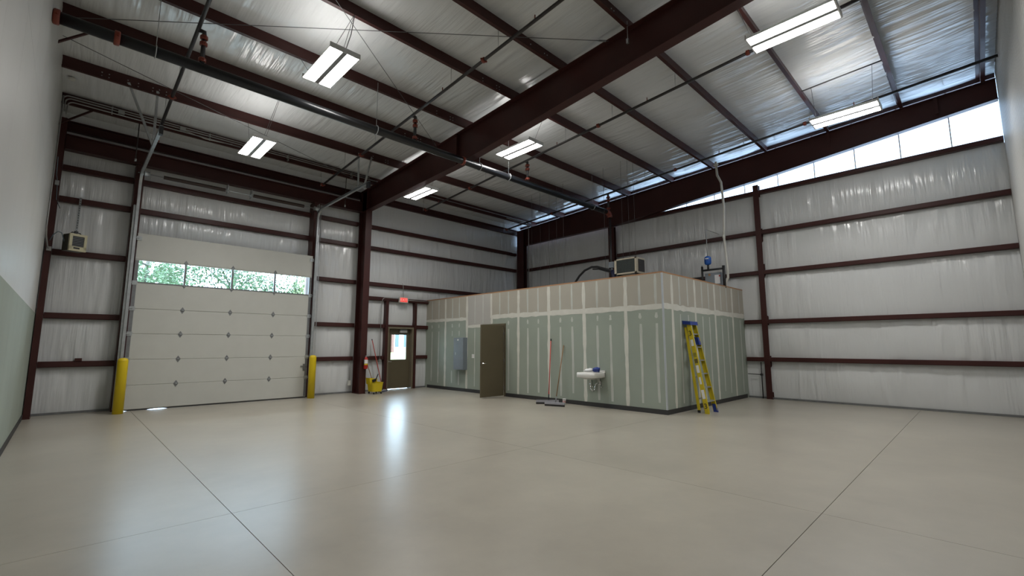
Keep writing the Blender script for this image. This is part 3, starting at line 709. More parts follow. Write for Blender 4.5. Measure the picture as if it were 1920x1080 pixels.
i0 = len(b.v)
for r_ in rings: b.v += r_
m_ = len(rings[0])
for k in range(len(rings) - 1):
    for q in range(m_): b.f.append((i0 + k * m_ + q, i0 + k * m_ + (q + 1) % m_, i0 + (k + 1) * m_ + (q + 1) % m_, i0 + (k + 1) * m_ + q)); b.sm.append(True)
b.f.append(tuple(range(i0 + m_ - 1, i0 - 1, -1))); b.sm.append(False)
b.f.append(tuple(range(i0 + (len(rings) - 1) * m_, i0 + len(rings) * m_))); b.sm.append(False)
b.build('basin', PORCELAIN, sk)
MB().box(sx1 - .035, sx1, sy0, sy1, .85, .905).build('backsplash', PORCELAIN, sk)
fa = MB().lathe((sx1 - .08, 6.70, .853), [(.03, 0), (.03, .012), (.016, .02), (.016, .07)], 12).build('faucet', CHROME, sk)
MB().tube([(sx1 - .08, 6.70, .915), (sx1 - .12, 6.70, .94), (sx1 - .20, 6.70, .925), (sx1 - .205, 6.70, .905)], .012, 8).build('spout', CHROME, fa)
tz = 9.36
MB().tube([(tz, 6.84, .70), (tz, 6.84, .46)] + [tuple(p) for p in arc((tz + .06, 6.80, .46), .06, math.pi, 2 * math.pi, 8, (1, 0, 0), (0, 0, 1))][1:] + [(tz + .12, 6.78, .56), (tz + .16, 6.76, .585), (BX - .004, 6.72, .59)], .019, 10).build('trap', CHROME, sk)
MB().lathe((BX - .012, 6.72, .59), [(.045, 0), (.04, .008)], 14, (1, 0, 0)).build('escutcheon', CHROME, sk)
for y in (6.66, 6.92):
    v_ = MB().tube([(BX - .004, y, .50), (BX - .07, y, .50)], .012, 8).build('stop_valve', CHROME, sk)
    MB().tube([(BX - .06, y, .50), (BX - .06, y, .60), (BX - .09, y, .68), (BX - .09, y, .76)], .006, 6).build('supply_tube', BLACK, v_)
bag = thing('plastic_bag', (9.40, 6.78, .86), 'crumpled blue and white plastic packet lying on the sink', 'packet')
def blob(cx, cy, cz, ax, ay, az, seed, m, nm, tilt=0):
    r = np.random.default_rng(seed); b = MB(); nu, nv = 14, 10; P = np.zeros((nu + 1, nv + 1, 3)); N = r.normal(0, .10, (nu, nv + 1))
    for i in range(nu + 1):
        for j in range(nv + 1):
            th = 2 * math.pi * i / nu; ph = math.pi * j / nv - math.pi / 2; k = 1 + (N[i % nu, j] if 0 < j < nv else 0)
            x, y, z = ax * math.cos(ph) * math.cos(th) * k, ay * math.cos(ph) * math.sin(th) * k, az * math.sin(ph) * k
            P[i, j] = (cx + x, cy + y, max(cz + z + tilt * y, cz - az * .98))
    b.grid(P); return b.build(nm, m, bag)
blob(9.36, 6.88, .905, .11, .14, .045, 3, PAPER, 'white_side', -.12)
blob(9.42, 6.70, .925, .09, .10, .060, 4, BLUE, 'blue_side', -.15)

# floor squeegees against the wall
def squeegee(a, b_, base, top, hm, label, grip):
    t = thing('floor_squeegee', ((a[0] + b_[0]) / 2, (a[1] + b_[1]) / 2, 0), label, 'squeegee')
    A, B = Vector((*a, 0)), Vector((*b_, 0)); d = (B - A); L = d.length; d.normalize(); nn = Vector((-d.y, d.x, 0)); c = (A + B) / 2
    MB().obox(c + Vector((0, 0, .075)), d * (L / 2), nn * .022, Vector((0, 0, .028))).build('head', MOPGREY, t)
    MB().obox(c + Vector((0, 0, .026)), d * (L / 2 + .005), nn * .006, Vector((0, 0, .0255))).build('blade', RUBBER, t)
    bs, tp = Vector(base), Vector(top); e = (tp - bs).normalized()
    MB().tube([bs, bs + e * .16], .017, 10).build('socket', BLACK if grip else GALV_DULL, t)
    MB().tube([bs + e * .10, tp], .0125, 10).build('handle', hm, t)
    if grip:
        MB().tube([tp - e * .06, tp], .015, 10).build('end_cap', BLACK, t)
        MB().tube([bs + e * .16, bs + e * .24], .015, 10).build('collar', RED, t)
squeegee((8.97, 8.30), (9.36, 7.86), (9.20, 8.07, .09), (BX - .018, 8.32, 1.70), HANDLE_RED, 'floor squeegee with a red handle leaning on the drywall', True)
squeegee((8.86, 7.90), (9.03, 7.40), (8.97, 7.64, .09), (BX - .018, 7.87, 1.52), WAND, 'floor squeegee with a brown wooden handle leaning on the drywall', False)
cup = thing('paper_cup', (9.36, 7.62, 0), 'white paper cup with red print standing by the squeegee heads', 'cup')
MB().lathe((9.34, 7.66, 0), [(.033, 0), (.046, .15), (.049, .155), (.046, .157), (.042, .15), (.03, .02)], 18).build('cup_wall', PAPER, cup)
MB().lathe((9.34, 7.66, .055), [(.0385, 0), (.0405, .02), (.0430, .05), (.0425, .052)], 18).build('printed_band', mat('cup_print', (.55, .33, .33), .6, noise=((30, 30, 30), .5)), cup)

# ------------------------------------------------------------------ ladder
la = thing('step_ladder', (10.66, 4.6, 0), 'folded yellow fibreglass step ladder with blue top leaning on drywall', 'ladder')
def vec(*a): return Vector(a)
FL0, FL1 = vec(10.40, 4.43, .03), vec(10.545, 4.83, 2.02)      # front rails
FR0, FR1 = vec(10.87, 4.43, .03), vec(10.865, 4.83, 2.02)
RL0, RL1 = vec(10.46, 4.64, .03), vec(10.565, 4.92, 1.95)      # folded rear rails
RR0, RR1 = vec(10.82, 4.64, .03), vec(10.83, 4.92, 1.95)
def railc(p, q, s_, dep, nm):
    d = (q - p); L = d.length / 2; d.normalize(); side = Vector((1, 0, 0)); side = (side - d * side.dot(d)).normalized(); fw = d.cross(side).normalized()
    b = MB(); c = (p + q) / 2
    b.obox(c, side * .004, fw * dep, d * L); 
    for k in (-1, 1): b.obox(c + side * (.015 * s_) + fw * (dep * k), side * .015, fw * .003, d * L)
    o = b.build(nm, LADDER_Y, la); return d, side, fw, o
dL, sL, fL, oL = railc(FL0, FL1, 1, .046, 'rail'); _, _, _, oR = railc(FR0, FR1, -1, .046, 'rail')
railc(RL0, RL1, 1, .026, 'rear_rail'); railc(RR0, RR1, -1, .026, 'rear_rail')
for z in (.26, .565, .87, 1.175, 1.48, 1.785):
    k = (z - .03) / 1.99; a = FL0.lerp(FL1, k); c = FR0.lerp(FR1, k)
    st = MB(); st.obox((a + c) / 2, (c - a) / 2 - vec(.004, 0, 0), vec(0, .042, .0), vec(0, 0, .012)); st.build('step', GALV, la)
for z in (.3, .8, 1.3, 1.8):
    k = (z - .03) / 1.92; a = RL0.lerp(RL1, k); c = RR0.lerp(RR1, k); MB().obox((a + c) / 2, (c - a) / 2, vec(0, .012, 0), vec(0, 0, .012)).build('rear_brace', GALV, la)
MB().prism([vec(10.50, 4.76, 2.0), vec(10.91, 4.76, 2.0), vec(10.90, 4.955, 2.02), vec(10.51, 4.955, 2.02)], (0, .012, .085)).build('top_cap', BLUE, la)
MB().obox(FR0.lerp(FR1, .80) + vec(-.06, -.01, 0), vec(.05, 0, 0), vec(0, .04, .0), vec(0, .02, .09)).build('tool_tray', BLUE, la)
for p in (FL0, RL0): MB().obox(p + vec(.004, 0, -.0), vec(.012, 0, 0), vec(0, .05 if p is FL0 else .03, 0), vec(0, 0, .03)).build('foot', BLACK if p is RL0 else LADDER_Y, la)
for p, q in ((FR0, FR1), (RR0, RR1)): MB().obox(p + vec(-.004, .012, .06), vec(.02, 0, 0), vec(0, .05 if p is FR0 else .03, 0), vec(0, .02, .09)).build('foot', BLUE, la)
off = -sL * .006
def on_rail(z): return FL0.lerp(FL1, (z - .03) / 1.99) + off
def plate(z, h, wdt, m, nm): MB().obox(on_rail(z), sL * .001, fL * wdt, dL * h).build(nm, m, oL)
plate(1.58, .075, .030, PAPER, 'sticker'); plate(.98, .085, .032, PAPER, 'sticker'); plate(.72, .08, .022, PAPER, 'sticker'); plate(.42, .10, .034, PAPER, 'sticker')
plate(1.30, .05, .036, mat('rail_print', (.24, .21, .02), .6, noise=((40, 40, 40), .5)), 'print'); plate(1.16, .05, .036, mat('rail_print_dark', (.14, .11, .02), .6, noise=((40, 40, 40), .6)), 'print')
for z in (1.80, .16): text_mesh('numeral', '3', .16, on_rail(z) - sL * .003, -fL, dL, INK, oL, .001) if fL.y > 0 else text_mesh('numeral', '3', .16, on_rail(z) - sL * .003, fL, dL, INK, oL, .001)

# ------------------------------------------------------------------ mop corner
bk = thing('mop_bucket', (7.18, 13.62, 0), 'yellow wheeled mop bucket with wringer beside the steel column', 'mop bucket')
b = MB(); rings = [rect(7.02, 7.34, 13.44, 13.80, .075, .06), rect(6.99, 7.37, 13.40, 13.84, .34, .07), rect(6.98, 7.38, 13.39, 13.85, .36, .07), rect(7.0, 7.36, 13.41, 13.83, .355, .06), rect(7.03, 7.33, 13.45, 13.79, .10, .05)]
i0 = 0
for r_ in rings: b.v += r_
m_ = len(rings[0])
for k in range(4):
    for q in range(m_): b.f.append((k * m_ + q, k * m_ + (q + 1) % m_, (k + 1) * m_ + (q + 1) % m_, (k + 1) * m_ + q)); b.sm.append(False)
b.f.append(tuple(range(m_ - 1, -1, -1))); b.sm.append(False); b.f.append(tuple(range(4 * m_, 5 * m_))); b.sm.append(False)
b.build('tub', BUCKET_Y, bk)
wr = MB(); wr.prism([(6.98, 13.56, .30), (7.20, 13.56, .30), (7.22, 13.56, .47), (6.95, 13.56, .50)], (0, .26, 0)); wr = wr.build('wringer', BUCKET_Y, bk)
MB().obox((7.10, 13.545, .42), vec(.06, 0, .015), vec(0, .012, 0), vec(.012, 0, -.04)).build('wringer_plate', BLACK, wr)
MB().tube([(7.14, 13.55, .40), (7.22, 13.52, .62)], .016, 8).build('wringer_lever', BLACK, wr)
for x, y in ((7.06, 13.46), (7.31, 13.46), (7.06, 13.78), (7.31, 13.78)):
    MB().tube([(x - .012, y, .035), (x + .012, y, .035)], .034, 14).build('caster', BLACK, bk)
    MB().box(x - .018, x + .018, y - .015, y + .015, .045, .08).build('caster_fork', GALV, bk)
mh = thing('mop', (7.1, 13.7, .3), 'wooden handled mop standing in the yellow bucket, leaning on the column', 'mop')
MB().tube([(7.13, 13.66, .34), (6.99, 13.87, .98), (6.985, 13.88, 1.06)], .011, 8).build('handle', WAND, mh)
blob_bag = bag; bag = mh
blob(7.17, 13.64, .27, .07, .07, .06, 9, MOPGREY, 'strings'); bag = blob_bag
dm = thing('dust_mop', (7.68, 14.05, 0), 'dust mop with a red handle leaning between bucket and exit door', 'dust mop')
MB().tube([(7.66, 14.02, .10), (7.38, 14.33, 1.72)], .0125, 10).build('handle', HANDLE_RED, dm)
MB().tube([(7.385, 14.325, 1.69), (7.378, 14.332, 1.73)], .016, 10).build('end_cap', BLACK, dm)
MB().obox((7.66, 14.0, .05), vec(.14, .10, 0), vec(-.035, .05, 0), vec(0, 0, .012)).build('frame', MOPGREY, dm)
MB().obox((7.66, 14.0, .02), vec(.16, .115, 0), vec(-.045, .065, 0), vec(0, 0, .019)).build('pad', mat('dust_pad', (.10, .10, .14), .9, noise=((30, 30, 30), .3)), dm)
MB().tube([(7.66, 14.01, .06), (7.65, 14.03, .16)], .017, 8).build('socket', BLACK, dm)
fe = thing('fire_extinguisher', (6.92, 13.79, .78), 'red fire extinguisher with white and yellow label on the steel column', 'fire extinguisher')
MB().lathe((6.915, 13.785, .78), [(.058, 0), (.064, .012), (.064, .30), (.05, .345), (.022, .37), (.022, .385)], 20).build('cylinder', RED, fe)
def ring_part(z0, z1, a0, a1, m, nm):
    P = np.zeros((13, 2, 3))
    for i in range(13):
        a = R(a0 + (a1 - a0) * i / 12); P[i, 0] = (6.915 + .0655 * math.cos(a), 13.785 + .0655 * math.sin(a), z0); P[i, 1] = (6.915 + .0655 * math.cos(a), 13.785 + .0655 * math.sin(a), z1)
    MB().grid(P).build(nm, m, fe)
ring_part(.95, 1.07, -200, -20, PAPER, 'label'); ring_part(.905, .945, -200, -20, mat('label_yellow', (.65, .5, .02), .5, noise=((9, 9, 9), .05)), 'label_band')
MB().box(6.90, 6.935, 13.77, 13.80, 1.16, 1.20).build('valve', GALV, fe)
MB().obox((6.945, 13.77, 1.205), vec(.055, -.02, .025), vec(.004, .012, 0), vec(0, 0, .006)).build('handle', GALV, fe)
MB().obox((6.94, 13.77, 1.175), vec(.05, -.018, .0), vec(.004, .012, 0), vec(0, 0, .005)).build('trigger', GALV, fe)
MB().tube([(6.89, 13.775, 1.18), (6.845, 13.76, 1.14), (6.84, 13.76, .95), (6.845, 13.765, .90)], .009, 8).build('hose', BLACK, fe)
MB().box(6.87, 6.96, 13.846, 13.859, .86, 1.10).build('bracket', BLACK, fe)
ob = thing('outlet_box', (6.72, 14.33, .30), 'small white outlet box low on the wall left of the steel column', 'outlet')
MB().box(6.62, 6.70, 14.32, 14.40, .25, .40).build('box', PVC, ob)
MB().tube([(6.66, 14.38, .40), (6.66, 14.40, 1.03)], .011, 8).build('feed_conduit', CONDUIT, ob)

# ------------------------------------------------------------------ heater and conduits at the left
he = thing('unit_heater', (0.0, 13.8, 3.6), 'cream fronted electric heater hanging from a strap on the left', 'heater')
c = vec(-.045, 13.86, 3.77); fx = vec(math.cos(R(-20)), math.sin(R(-20)), 0); fx = vec(.90, .43, 0); fn = vec(.43, -.90, 0); up = vec(0, 0, 1)
fx = fx.normalized(); fn = fn.normalized()
MB().obox(c - fn * .03, fx * .15, fn * .12, up * .185).build('case', HEATDARK, he)
b = MB()
for o_, hx, hz in ((up * .165, .155, .025), (up * -.14, .155, .05)): b.obox(c + fn * .10 + o_, fx * hx, fn * .022, up * hz)
for o_ in (-.13, .13): b.obox(c + fn * .10 + fx * o_, fx * .025, fn * .022, up * .15)
fr_ = b.build('front_bezel', CREAM, he)
MB().obox(c + fn * .095, fx * .108, fn * .004, up * .14).build('heating_element', BLACK, he)
for k in range(6): MB().obox(c + fn * .112 + up * (-.07 + k * .036), fx * .106, fn * .006, up * .004).build('louvre', GALV_DULL, fr_)
MB().obox(c + fn * .123 + up * -.128 - fx * .02, fx * .055, fn * .001, up * .018).build('nameplate', INK, fr_)
MB().tube([c + up * .16 - fx * .13, c + up * .235 - fx * .07, c + up * .235 + fx * .07, c + up * .16 + fx * .13], .012, 8).build('hanging_bracket', BLACK, he)
MB().obox(c + up * .245, fx * .028, fn * .02, up * .025).build('bracket_knuckle', BLACK, he)
tp = vec(-.04, 14.345, 4.93); bt = c + up * .26
MB().obox((tp + bt) / 2, fx * .02, fn * .003, (tp - bt) / 2).build('perforated_strap', GALV, he)
for k in range(14):
    q = bt.lerp(tp, (k + .5) / 14); MB().obox(q + fn * .005, fx * .007, fn * .001, (tp - bt) / 2 / 45).build('strap_hole', BLACK, he)
co = thing('power_cord', (-.3, 13.9, 3.6), 'grey blue power cord looping from the wall box to the heater', 'cord')
MB().tube([(-.44, 13.88, 3.77), (-.40, 13.86, 3.90), (-.33, 13.86, 3.99), (-.27, 13.87, 3.97), (-.22, 13.88, 3.80), (-.185, 13.89, 3.70), (-.15, 13.90, 3.68)], .009, 8).build('cable', mat('cord_blue', (.10, .14, .17), .5, noise=((9, 9, 9), .1)), co)
lc = thing('conduit', (-.48, 12.5, 3.6), 'grey conduits running down the left wall from the purlin', 'conduit')
MB().tube([(XL + .035, 13.34, zp(13.4) + .12), (XL + .035, 13.34, 4.0), (XL + .045, 13.36, 3.80), (-.46, 13.80, 3.62), (-.44, 13.88, 3.60)], .014, 8).build('tube', CONDUIT, lc)
MB().box(-.475, -.40, 13.86, 13.927, 3.55, 3.64).build('junction_box', CONDUIT, lc)
MB().box(-.475, -.41, 13.86, 13.927, 5.02, 5.12).build('junction_box', CONDUIT, lc)
MB().tube([(XL + .07, 13.36, 5.5), (-.46, 13.7, 5.2), (-.44, 13.89, 5.1), (-.42, 13.91, 4.7), (-.36, 14.30, 4.60)], .007, 6).build('tube', mat('cord_blue', (.1, .14, .17), .5), lc)
def long_conduit(dy, z, xend, label, xo=0.0):
    t = thing('conduit', (XL + .05, 13.4, z), label, 'conduit', 'conduits along the first purlin')
    y = PUR[0] - .10 - dy
    xo += XL + .03
    pts = [(xo, y, z - .30), (xo, y, z - .10)] + [tuple(p) for p in arc((xo + .10, y, z - .10), .10, math.pi, math.pi / 2, 6, (1, 0, 0), (0, 0, 1))] + [(xend, y, z)]
    MB().tube(pts, .014, 8).build('tube', CONDUIT, t)
    for x in (.3, 2.2, 4.1, 6.0): MB().box(x - .012, x + .012, y - .018, PUR[0] - .008, z - .02, z + .02).build('strap', CONDUIT, t)
    return t
z0 = zp(PUR[0])
long_conduit(0, z0 + .17, 6.6, 'topmost grey conduit along the purlin nearest the back wall')
lc2 = long_conduit(.0, z0 + .115, 14.2, 'middle grey conduit along the purlin nearest the back wall', .04)
lc3 = long_conduit(.03, z0 + .035, 2.9, 'lowest grey conduit along the purlin nearest the back wall, with boxes', .08)
for x in (.46, 1.62): MB().box(x - .055, x + .055, PUR[0] - .165, PUR[0] - .08, z0 + .06, z0 + .15).build('junction_box', CONDUIT, lc3)
MB().tube([(1.68, PUR[0] - .12, z0 + .08), (2.1, PUR[0] - .12, z0 + .01), (2.5, PUR[0] - .12, z0 + .03), (2.7, PUR[0] - .13, z0 + .05)], .008, 6).build('flex_whip', PVC, lc3)
pd_ = thing('conduit', (13.9, 13.2, 3.2), 'grey conduit bending down beside the corner column', 'conduit')
MB().tube([(12.5, 13.15, 6.70), (13.6, 13.15, 6.70)] + [tuple(p) for p in arc((13.6, 13.15, 6.50), .2, math.pi / 2, 0, 6, (1, 0, 0), (0, 0, 1))] + [(13.8, 13.15, 3.15)], .018, 8).build('tube', CONDUIT, pd_)

# ------------------------------------------------------------------ light fixtures
def fixture(x0, x1, y0, y1, z, hang, label, extra=None):
    cx, cy = (x0 + x1) / 2, (y0 + y1) / 2
    t = thing('high_bay_light', (cx, cy, z), label, 'light', 'suspended twin lens high bay lights')
    w_ = x1 - x0
    h = MB(); h.prism([(x0, y0 + .02, z + .012), (x0 + .05, y0 + .02, z + .075), (x1 - .05, y0 + .02, z + .075), (x1, y0 + .02, z + .012), (x1, y0 + .02, z + .004), (x0, y0 + .02, z + .004)], (0, y1 - y0 - .04, 0))
    h.build('housing', FIXWHITE, t)
    MB().box(cx - .035, cx + .035, y0 + .02, y1 - .02, z - .004, z + .004).build('ballast_channel', mat('channel_grey', (.22, .22, .23), .5, noise=((6, 6, 6), .04)), t)
    for a, b in ((x0 + .012, cx - .042), (cx + .042, x1 - .012)):
        MB().prism([(a, y0 + .03, z + .003), (b, y0 + .03, z + .003), (b - .02, y0 + .03, z - .006), (a + .02, y0 + .03, z - .006)], (0, y1 - y0 - .06, 0)).build('lens', LAMP, t)
    for y in (y0, y1 - .02): MB().box(x0, x1, y, y + .02, z - .006, z + .078).build('end_plate', FIXWHITE, t)
    for up_, pw, zz, sp in ((0, LAMP_WATTS, z - .008, 125), (1, UP_WATTS, z + .09, 150)):
        la_ = bpy.data.lights.new('fixture_lamp', 'AREA'); la_.shape = 'RECTANGLE'; la_.size = w_ - .06; la_.size_y = y1 - y0 - .1
        la_.energy = pw; la_.color = (1.0, .985, .95); la_.spread = R(sp)
        lo_ = bpy.data.objects.new('lamp_glow', la_); COL.objects.link(lo_); lo_.parent = t
        lo_.location = (0, 0, zz - z); lo_.rotation_euler = (R(180) if up_ else 0, 0, 0)
    for a in (x0 + .09, x1 - .13):                                   # slots that let light up to the ceiling
        MB().box(a, a + .04, y0 + .15, y1 - .15, z + .0755, z + .077).build('uplight_slot', LAMP, t)
    for (hx, hy, tx, ty) in hang:
        MB().tube([(hx, hy, z + .07), (tx, ty, zp(ty) + .01)], .004, 6).build('hanger_cable', CABLE, t)
    if extra: MB().tube(extra, .007, 6).build('power_whip', CABLE, t)
    return t
fixture(2.61, 3.12, 6.84, 8.06, 6.27, [(2.72, 6.95, 3.02, 6.94), (2.86, 6.95, 3.02, 6.94), (2.70, 7.95, 2.74, 8.64)], 'twin lens light hanging in front of the sprinkler main, upper left', [(2.9, 6.95, 6.35), (2.98, 6.93, 6.7), (3.02, 6.92, 7.06)])
fixture(2.46, 2.93, 10.38, 11.60, 5.92, [(2.68, 10.45, 2.86, 10.08), (2.72, 10.45, 2.88, 10.08), (2.68, 11.5, 2.68, 11.83)], 'twin lens light low over the left bay, nearest the overhead door')
fixture(7.02, 7.46, 10.75, 11.97, 6.03, [(7.24, 10.82, 7.24, 10.08), (7.24, 11.9, 7.24, 11.82)], 'twin lens light tucked just behind the main rafter')
fixture(7.57, 8.07, 7.17, 8.39, 6.44, [(7.82, 7.24, 7.86, 6.94), (7.82, 8.3, 7.82, 8.64)], 'twin lens light over the drywall room door, right of the main rafter')
fixture(7.46, 7.97, 1.03, 2.25, 6.43, [(7.62, 2.18, 7.42, 2.42), (7.60, 2.18, 7.62, 2.42), (7.72, 1.12, 7.72, .88)], 'large twin lens light at the top right of the picture')
f6 = fixture(11.38, 11.92, 1.03, 2.25, 6.45, [(11.62, 2.15, 11.62, 2.20), (11.62, 1.15, 11.62, 1.1)], 'twin lens light closest to the glowing end wall panels')
MB().tube([(11.62, 2.44, zp(2.44) + .02), (11.62, .94, zp(.94) + .02)], .016, 8).build('support_bar', CABLE, f6)

fixture(2.61, 3.12, 1.03, 2.25, 6.43, [(2.86, 2.18, 2.86, 2.42), (2.86, 1.12, 2.86, .88)], 'twin lens light added above the viewpoint to brighten the near floor, out of the picture')  # extra fixture out of view, added to brighten the near floor

# ------------------------------------------------------------------ sprinkler pipes
MY, MZ = 8.46, 5.99
zb = lambda y: 6.62 + .065 * (MY - y)
sm = thing('sprinkler_main', (6, MY, MZ), 'thick black sprinkler main running under the rafter across the room', 'pipe')
MB().tube([(XL + .01, MY, MZ), (12.72, MY, MZ)] + [], .084, 20).build('pipe', PIPEBLACK, sm)
def coupling(p, ax, r, parent, m=COUPLING):
    ax = Vector(ax).normalized(); o = MB().lathe(Vector(p) - ax * .035, [(r + .012, 0), (r + .022, .012), (r + .022, .058), (r + .012, .07)], 16, ax).build('coupling', m, parent)
    s_ = ax.cross(Vector((0, 0, 1)) if abs(ax.z) < .8 else Vector((1, 0, 0))).normalized()
    MB().obox(p, s_ * (r + .045), ax * .012, ax.cross(s_) * .014).build('coupling_bolt', m, o)
for x in (XL + .05, .15, 6.56): coupling((x, MY, MZ), (1, 0, 0), .084, sm)
for x in (.60, 4.27, 7.10, 8.11, 11.9):
    MB().tube([(x, MY, MZ + .09), (x, MY, zp(MY) + .06)], .006, 6).build('hanger_rod', GALV, sm)
    o = MB().tube([Vector((x, MY, MZ)) + vec(0, math.cos(a) * .094, math.sin(a) * .094) for a in [2 * math.pi * k / 20 for k in range(21)]], .008, 6, False).build('hanger_ring', GALV, sm)
MB().tube([(12.66, MY, MZ)] + [tuple(p) for p in arc((12.72, MY, MZ - .16), .16, math.pi / 2, 0, 6, (1, 0, 0), (0, 0, 1))], .09, 18).build('elbow', COUPLING, sm)
MB().tube([(12.88, MY, MZ - .15), (12.88, MY, 3.10)], .034, 14).build('drop_pipe', IRON, sm)
BR = [(1.10, 13.2, 'dark sprinkler branch pipe over the left overhead door track'), (5.11, 13.4, 'dark sprinkler branch pipe left of the main rafter'), (8.75, 13.4, 'dark sprinkler branch pipe passing the lights right of the main rafter'), (12.72, 13.4, 'dark sprinkler branch pipe nearest the end wall')]
for x, ye, lab in BR:
    t = thing('sprinkler_branch', (x, MY, zb(MY)), lab, 'pipe', 'sprinkler branch pipes')
    y1 = YF + .02
    MB().tube([(x, ye, zb(ye)), (x, y1, zb(y1))], .030, 12).build('pipe', IRON, t)
    coupling((x, ye - .03, zb(ye)), (0, 1, .065), .028, t)
    for y in (10.9, 6.0, 2.6): coupling((x, y, zb(y)), (0, 1, .065), .028, t)
    xr = x + .09
    MB().tube([(xr, MY, MZ + .088), (xr, MY, zb(MY) - .03)], .034, 12).build('riser', IRON, t)
    MB().tube([(x, MY, zb(MY)), (xr, MY, zb(MY)), (xr, MY, zb(MY) - .06)], .036, 12).build('riser_elbow', IRON, t)
    for dz in (.14, .42, .53): coupling((xr, MY, MZ + dz), (0, 0, 1), .034, t)
    for y in PUR[:8]:
        if abs(y - MY) > .6:
            MB().tube([(x, y + .03, zb(y)), (x, y + .03, zp(y) + .02)], .005, 6).build('hanger_rod', GALV, t)
    for y in (12.6, 9.6, 7.3, 4.7, 1.6):
        hd = MB().tube([(x, y, zb(y) + .02), (x, y, zb(y) + .10)], .010, 8).build('sprinkler_head', COUPLING, t)

# bracing rods in the roof plane
for a, b_, lab in (((XL + .03, 10.62), (6.75, 13.60), 'thin bracing rod from the left wall to the eave end of the rafter'), ((XL + .03, 10.05), (6.76, 4.36), 'thin bracing rod crossing the left bay towards the near rafter'), ((XL + .03, 4.40), (6.76, 9.87), 'thin bracing rod crossing behind the upper left light')):
    t = thing('bracing_rod', (a[0], a[1], zp(a[1]) - .05), lab, 'rod')
    A, B = vec(a[0], a[1], zp(a[1]) - .05), vec(b_[0], b_[1], zp(b_[1]) - .05)
    MB().tube([A, B], .006, 6).build('rod', CABLE, t)
    MB().obox(B - (B - A).normalized() * .12, (B - A).normalized() * .07, vec(.01, .01, 0), vec(0, 0, .012)).build('turnbuckle', GALV, t)
t = thing('bracing_rod', (6.7, 3.9, 6.9), 'short vertical rod with a clamp hanging at the rafter near the top', 'rod')
MB().tube([(6.74, 3.95, zp(3.95) + .1), (6.74, 3.95, 6.95)], .006, 6).build('rod', GALV, t); MB().box(6.72, 6.758, 3.93, 3.97, 6.88, 6.97).build('clamp', GALV, t)

# ------------------------------------------------------------------ things on top of the drywall room
ac = thing('condenser_unit', (11.15, 6.75, 3.145), 'beige condenser with dark louvred grille standing on the drywall room', 'air conditioner')
ax0, ax1, ay0, ay1, az0, az1 = 11.0, 11.45, 6.42, 7.12, 3.50, 3.94
b = MB(); b.box(ax0 + .02, ax1, ay0, ay1, az0, az1); b.build('cabinet', COND_BEIGE, ac)
MB().box(ax0 + .005, ax0 + .02, ay0 + .05, ay1 - .07, az0 + .04, az1 - .04).build('coil', FIN, ac)
gr = MB()
for k in range(12): y = ay0 + .06 + k * (ay1 - ay0 - .14) / 11; gr.box(ax0, ax0 + .006, y - .004, y + .004, az0 + .03, az1 - .03)
for k in range(7): z = az0 + .05 + k * .056; gr.box(ax0 - .002, ax0 + .004, ay0 + .05, ay1 - .07, z - .003, z + .003)
gr.build('grille', BLACK, ac)
b = MB(); b.box(ax0, ax0 + .02, ay0, ay0 + .05, az0, az1); b.box(ax0, ax0 + .02, ay1 - .07, ay1, az0, az1); b.box(ax0, ax0 + .02, ay0, ay1, az1 - .035, az1); b.box(ax0, ax0 + .02, ay0, ay1, az0, az0 + .035); b.build('front_frame', COND_BEIGE, ac)
MB().box(ax0 + .1, ax1 - .03, ay0 - .012, ay0, az0 + .05, az1 - .05).build('side_louvre', IRON, ac)
for y in (ay0 + .08, ay1 - .08): MB().box(ax0, ax1, y - .03, y + .03, 3.145, az0).build('stand', BLACK, ac)
ho = thing('refrigerant_hose', (12.2, 8.6, 3.145), 'thick black insulated hose arching out of the drywall room top', 'hose')
pts = [(12, 9.40, 3.145), (12, 9.30, 3.60), (12, 9.12, 3.80), (12, 8.90, 3.96), (12, 8.62, 4.04), (12, 8.40, 4.02), (12, 8.15, 3.93), (12, 7.88, 3.84), (12.0, 7.80, 3.78)]
MB().tube(pts, .036, 10).build('insulated_line', BLACK, ho); MB().tube([(x + .02, y - .03, z - .07) for x, y, z in pts[4:]], .024, 10).build('insulated_line', BLACK, ho)
MB().tube([(12.0, 7.84, 3.84), (12.0, 7.80, 3.60), (12.0, 7.80, 3.145)], .06, 10).build('sleeve', mat('navy_tape', (.012, .014, .05), .5, noise=((9, 9, 9), .1)), ho)
MB().box(11.93, 12.05, 7.76, 7.93, 3.92, 4.10).build('disconnect_box', PANELGREY, ho); MB().tube([(12.0, 7.85, 3.84), (12.0, 7.85, 3.93)], .03, 8).build('fitting', PANELGREY, ho)
wh = thing('water_heater', (13.55, 5.33, 3.145), 'grey water heater cabinet with black piping behind the drywall parapet', 'water heater')
MB().box(13.40, 13.75, 5.12, 5.56, 3.145, 3.63).build('cabinet', PANELGREY, wh)
MB().box(13.392, 13.40, 5.13, 5.28, 3.30, 3.56).build('instruction_sheet', PAPER, wh); MB().box(13.39, 13.392, 5.12, 5.16, 3.50, 3.545).build('red_mark', RED, wh); MB().box(13.392, 13.40, 5.40, 5.46, 3.55, 3.61).build('badge', WOOD, wh)
bp = thing('black_pipe_frame', (13.45, 5.3, 3.145), 'black pipe manifold carrying the blue tank above the drywall room', 'pipe')
MB().tube([(13.36, 5.62, 3.145), (13.36, 5.62, 3.84)], .030, 12).build('pipe', BLACK, bp); MB().tube([(13.36, 5.62, 3.72), (13.36, 5.00, 3.72)], .030, 12).build('pipe', BLACK, bp)
MB().tube([(13.36, 5.0, 3.80), (13.36, 5.0, 3.145)], .040, 12).build('pipe', BLACK, bp); MB().tube([(13.36, 5.44, 3.72), (13.36, 5.44, 3.868)], .028, 12).build('pipe', BLACK, bp)
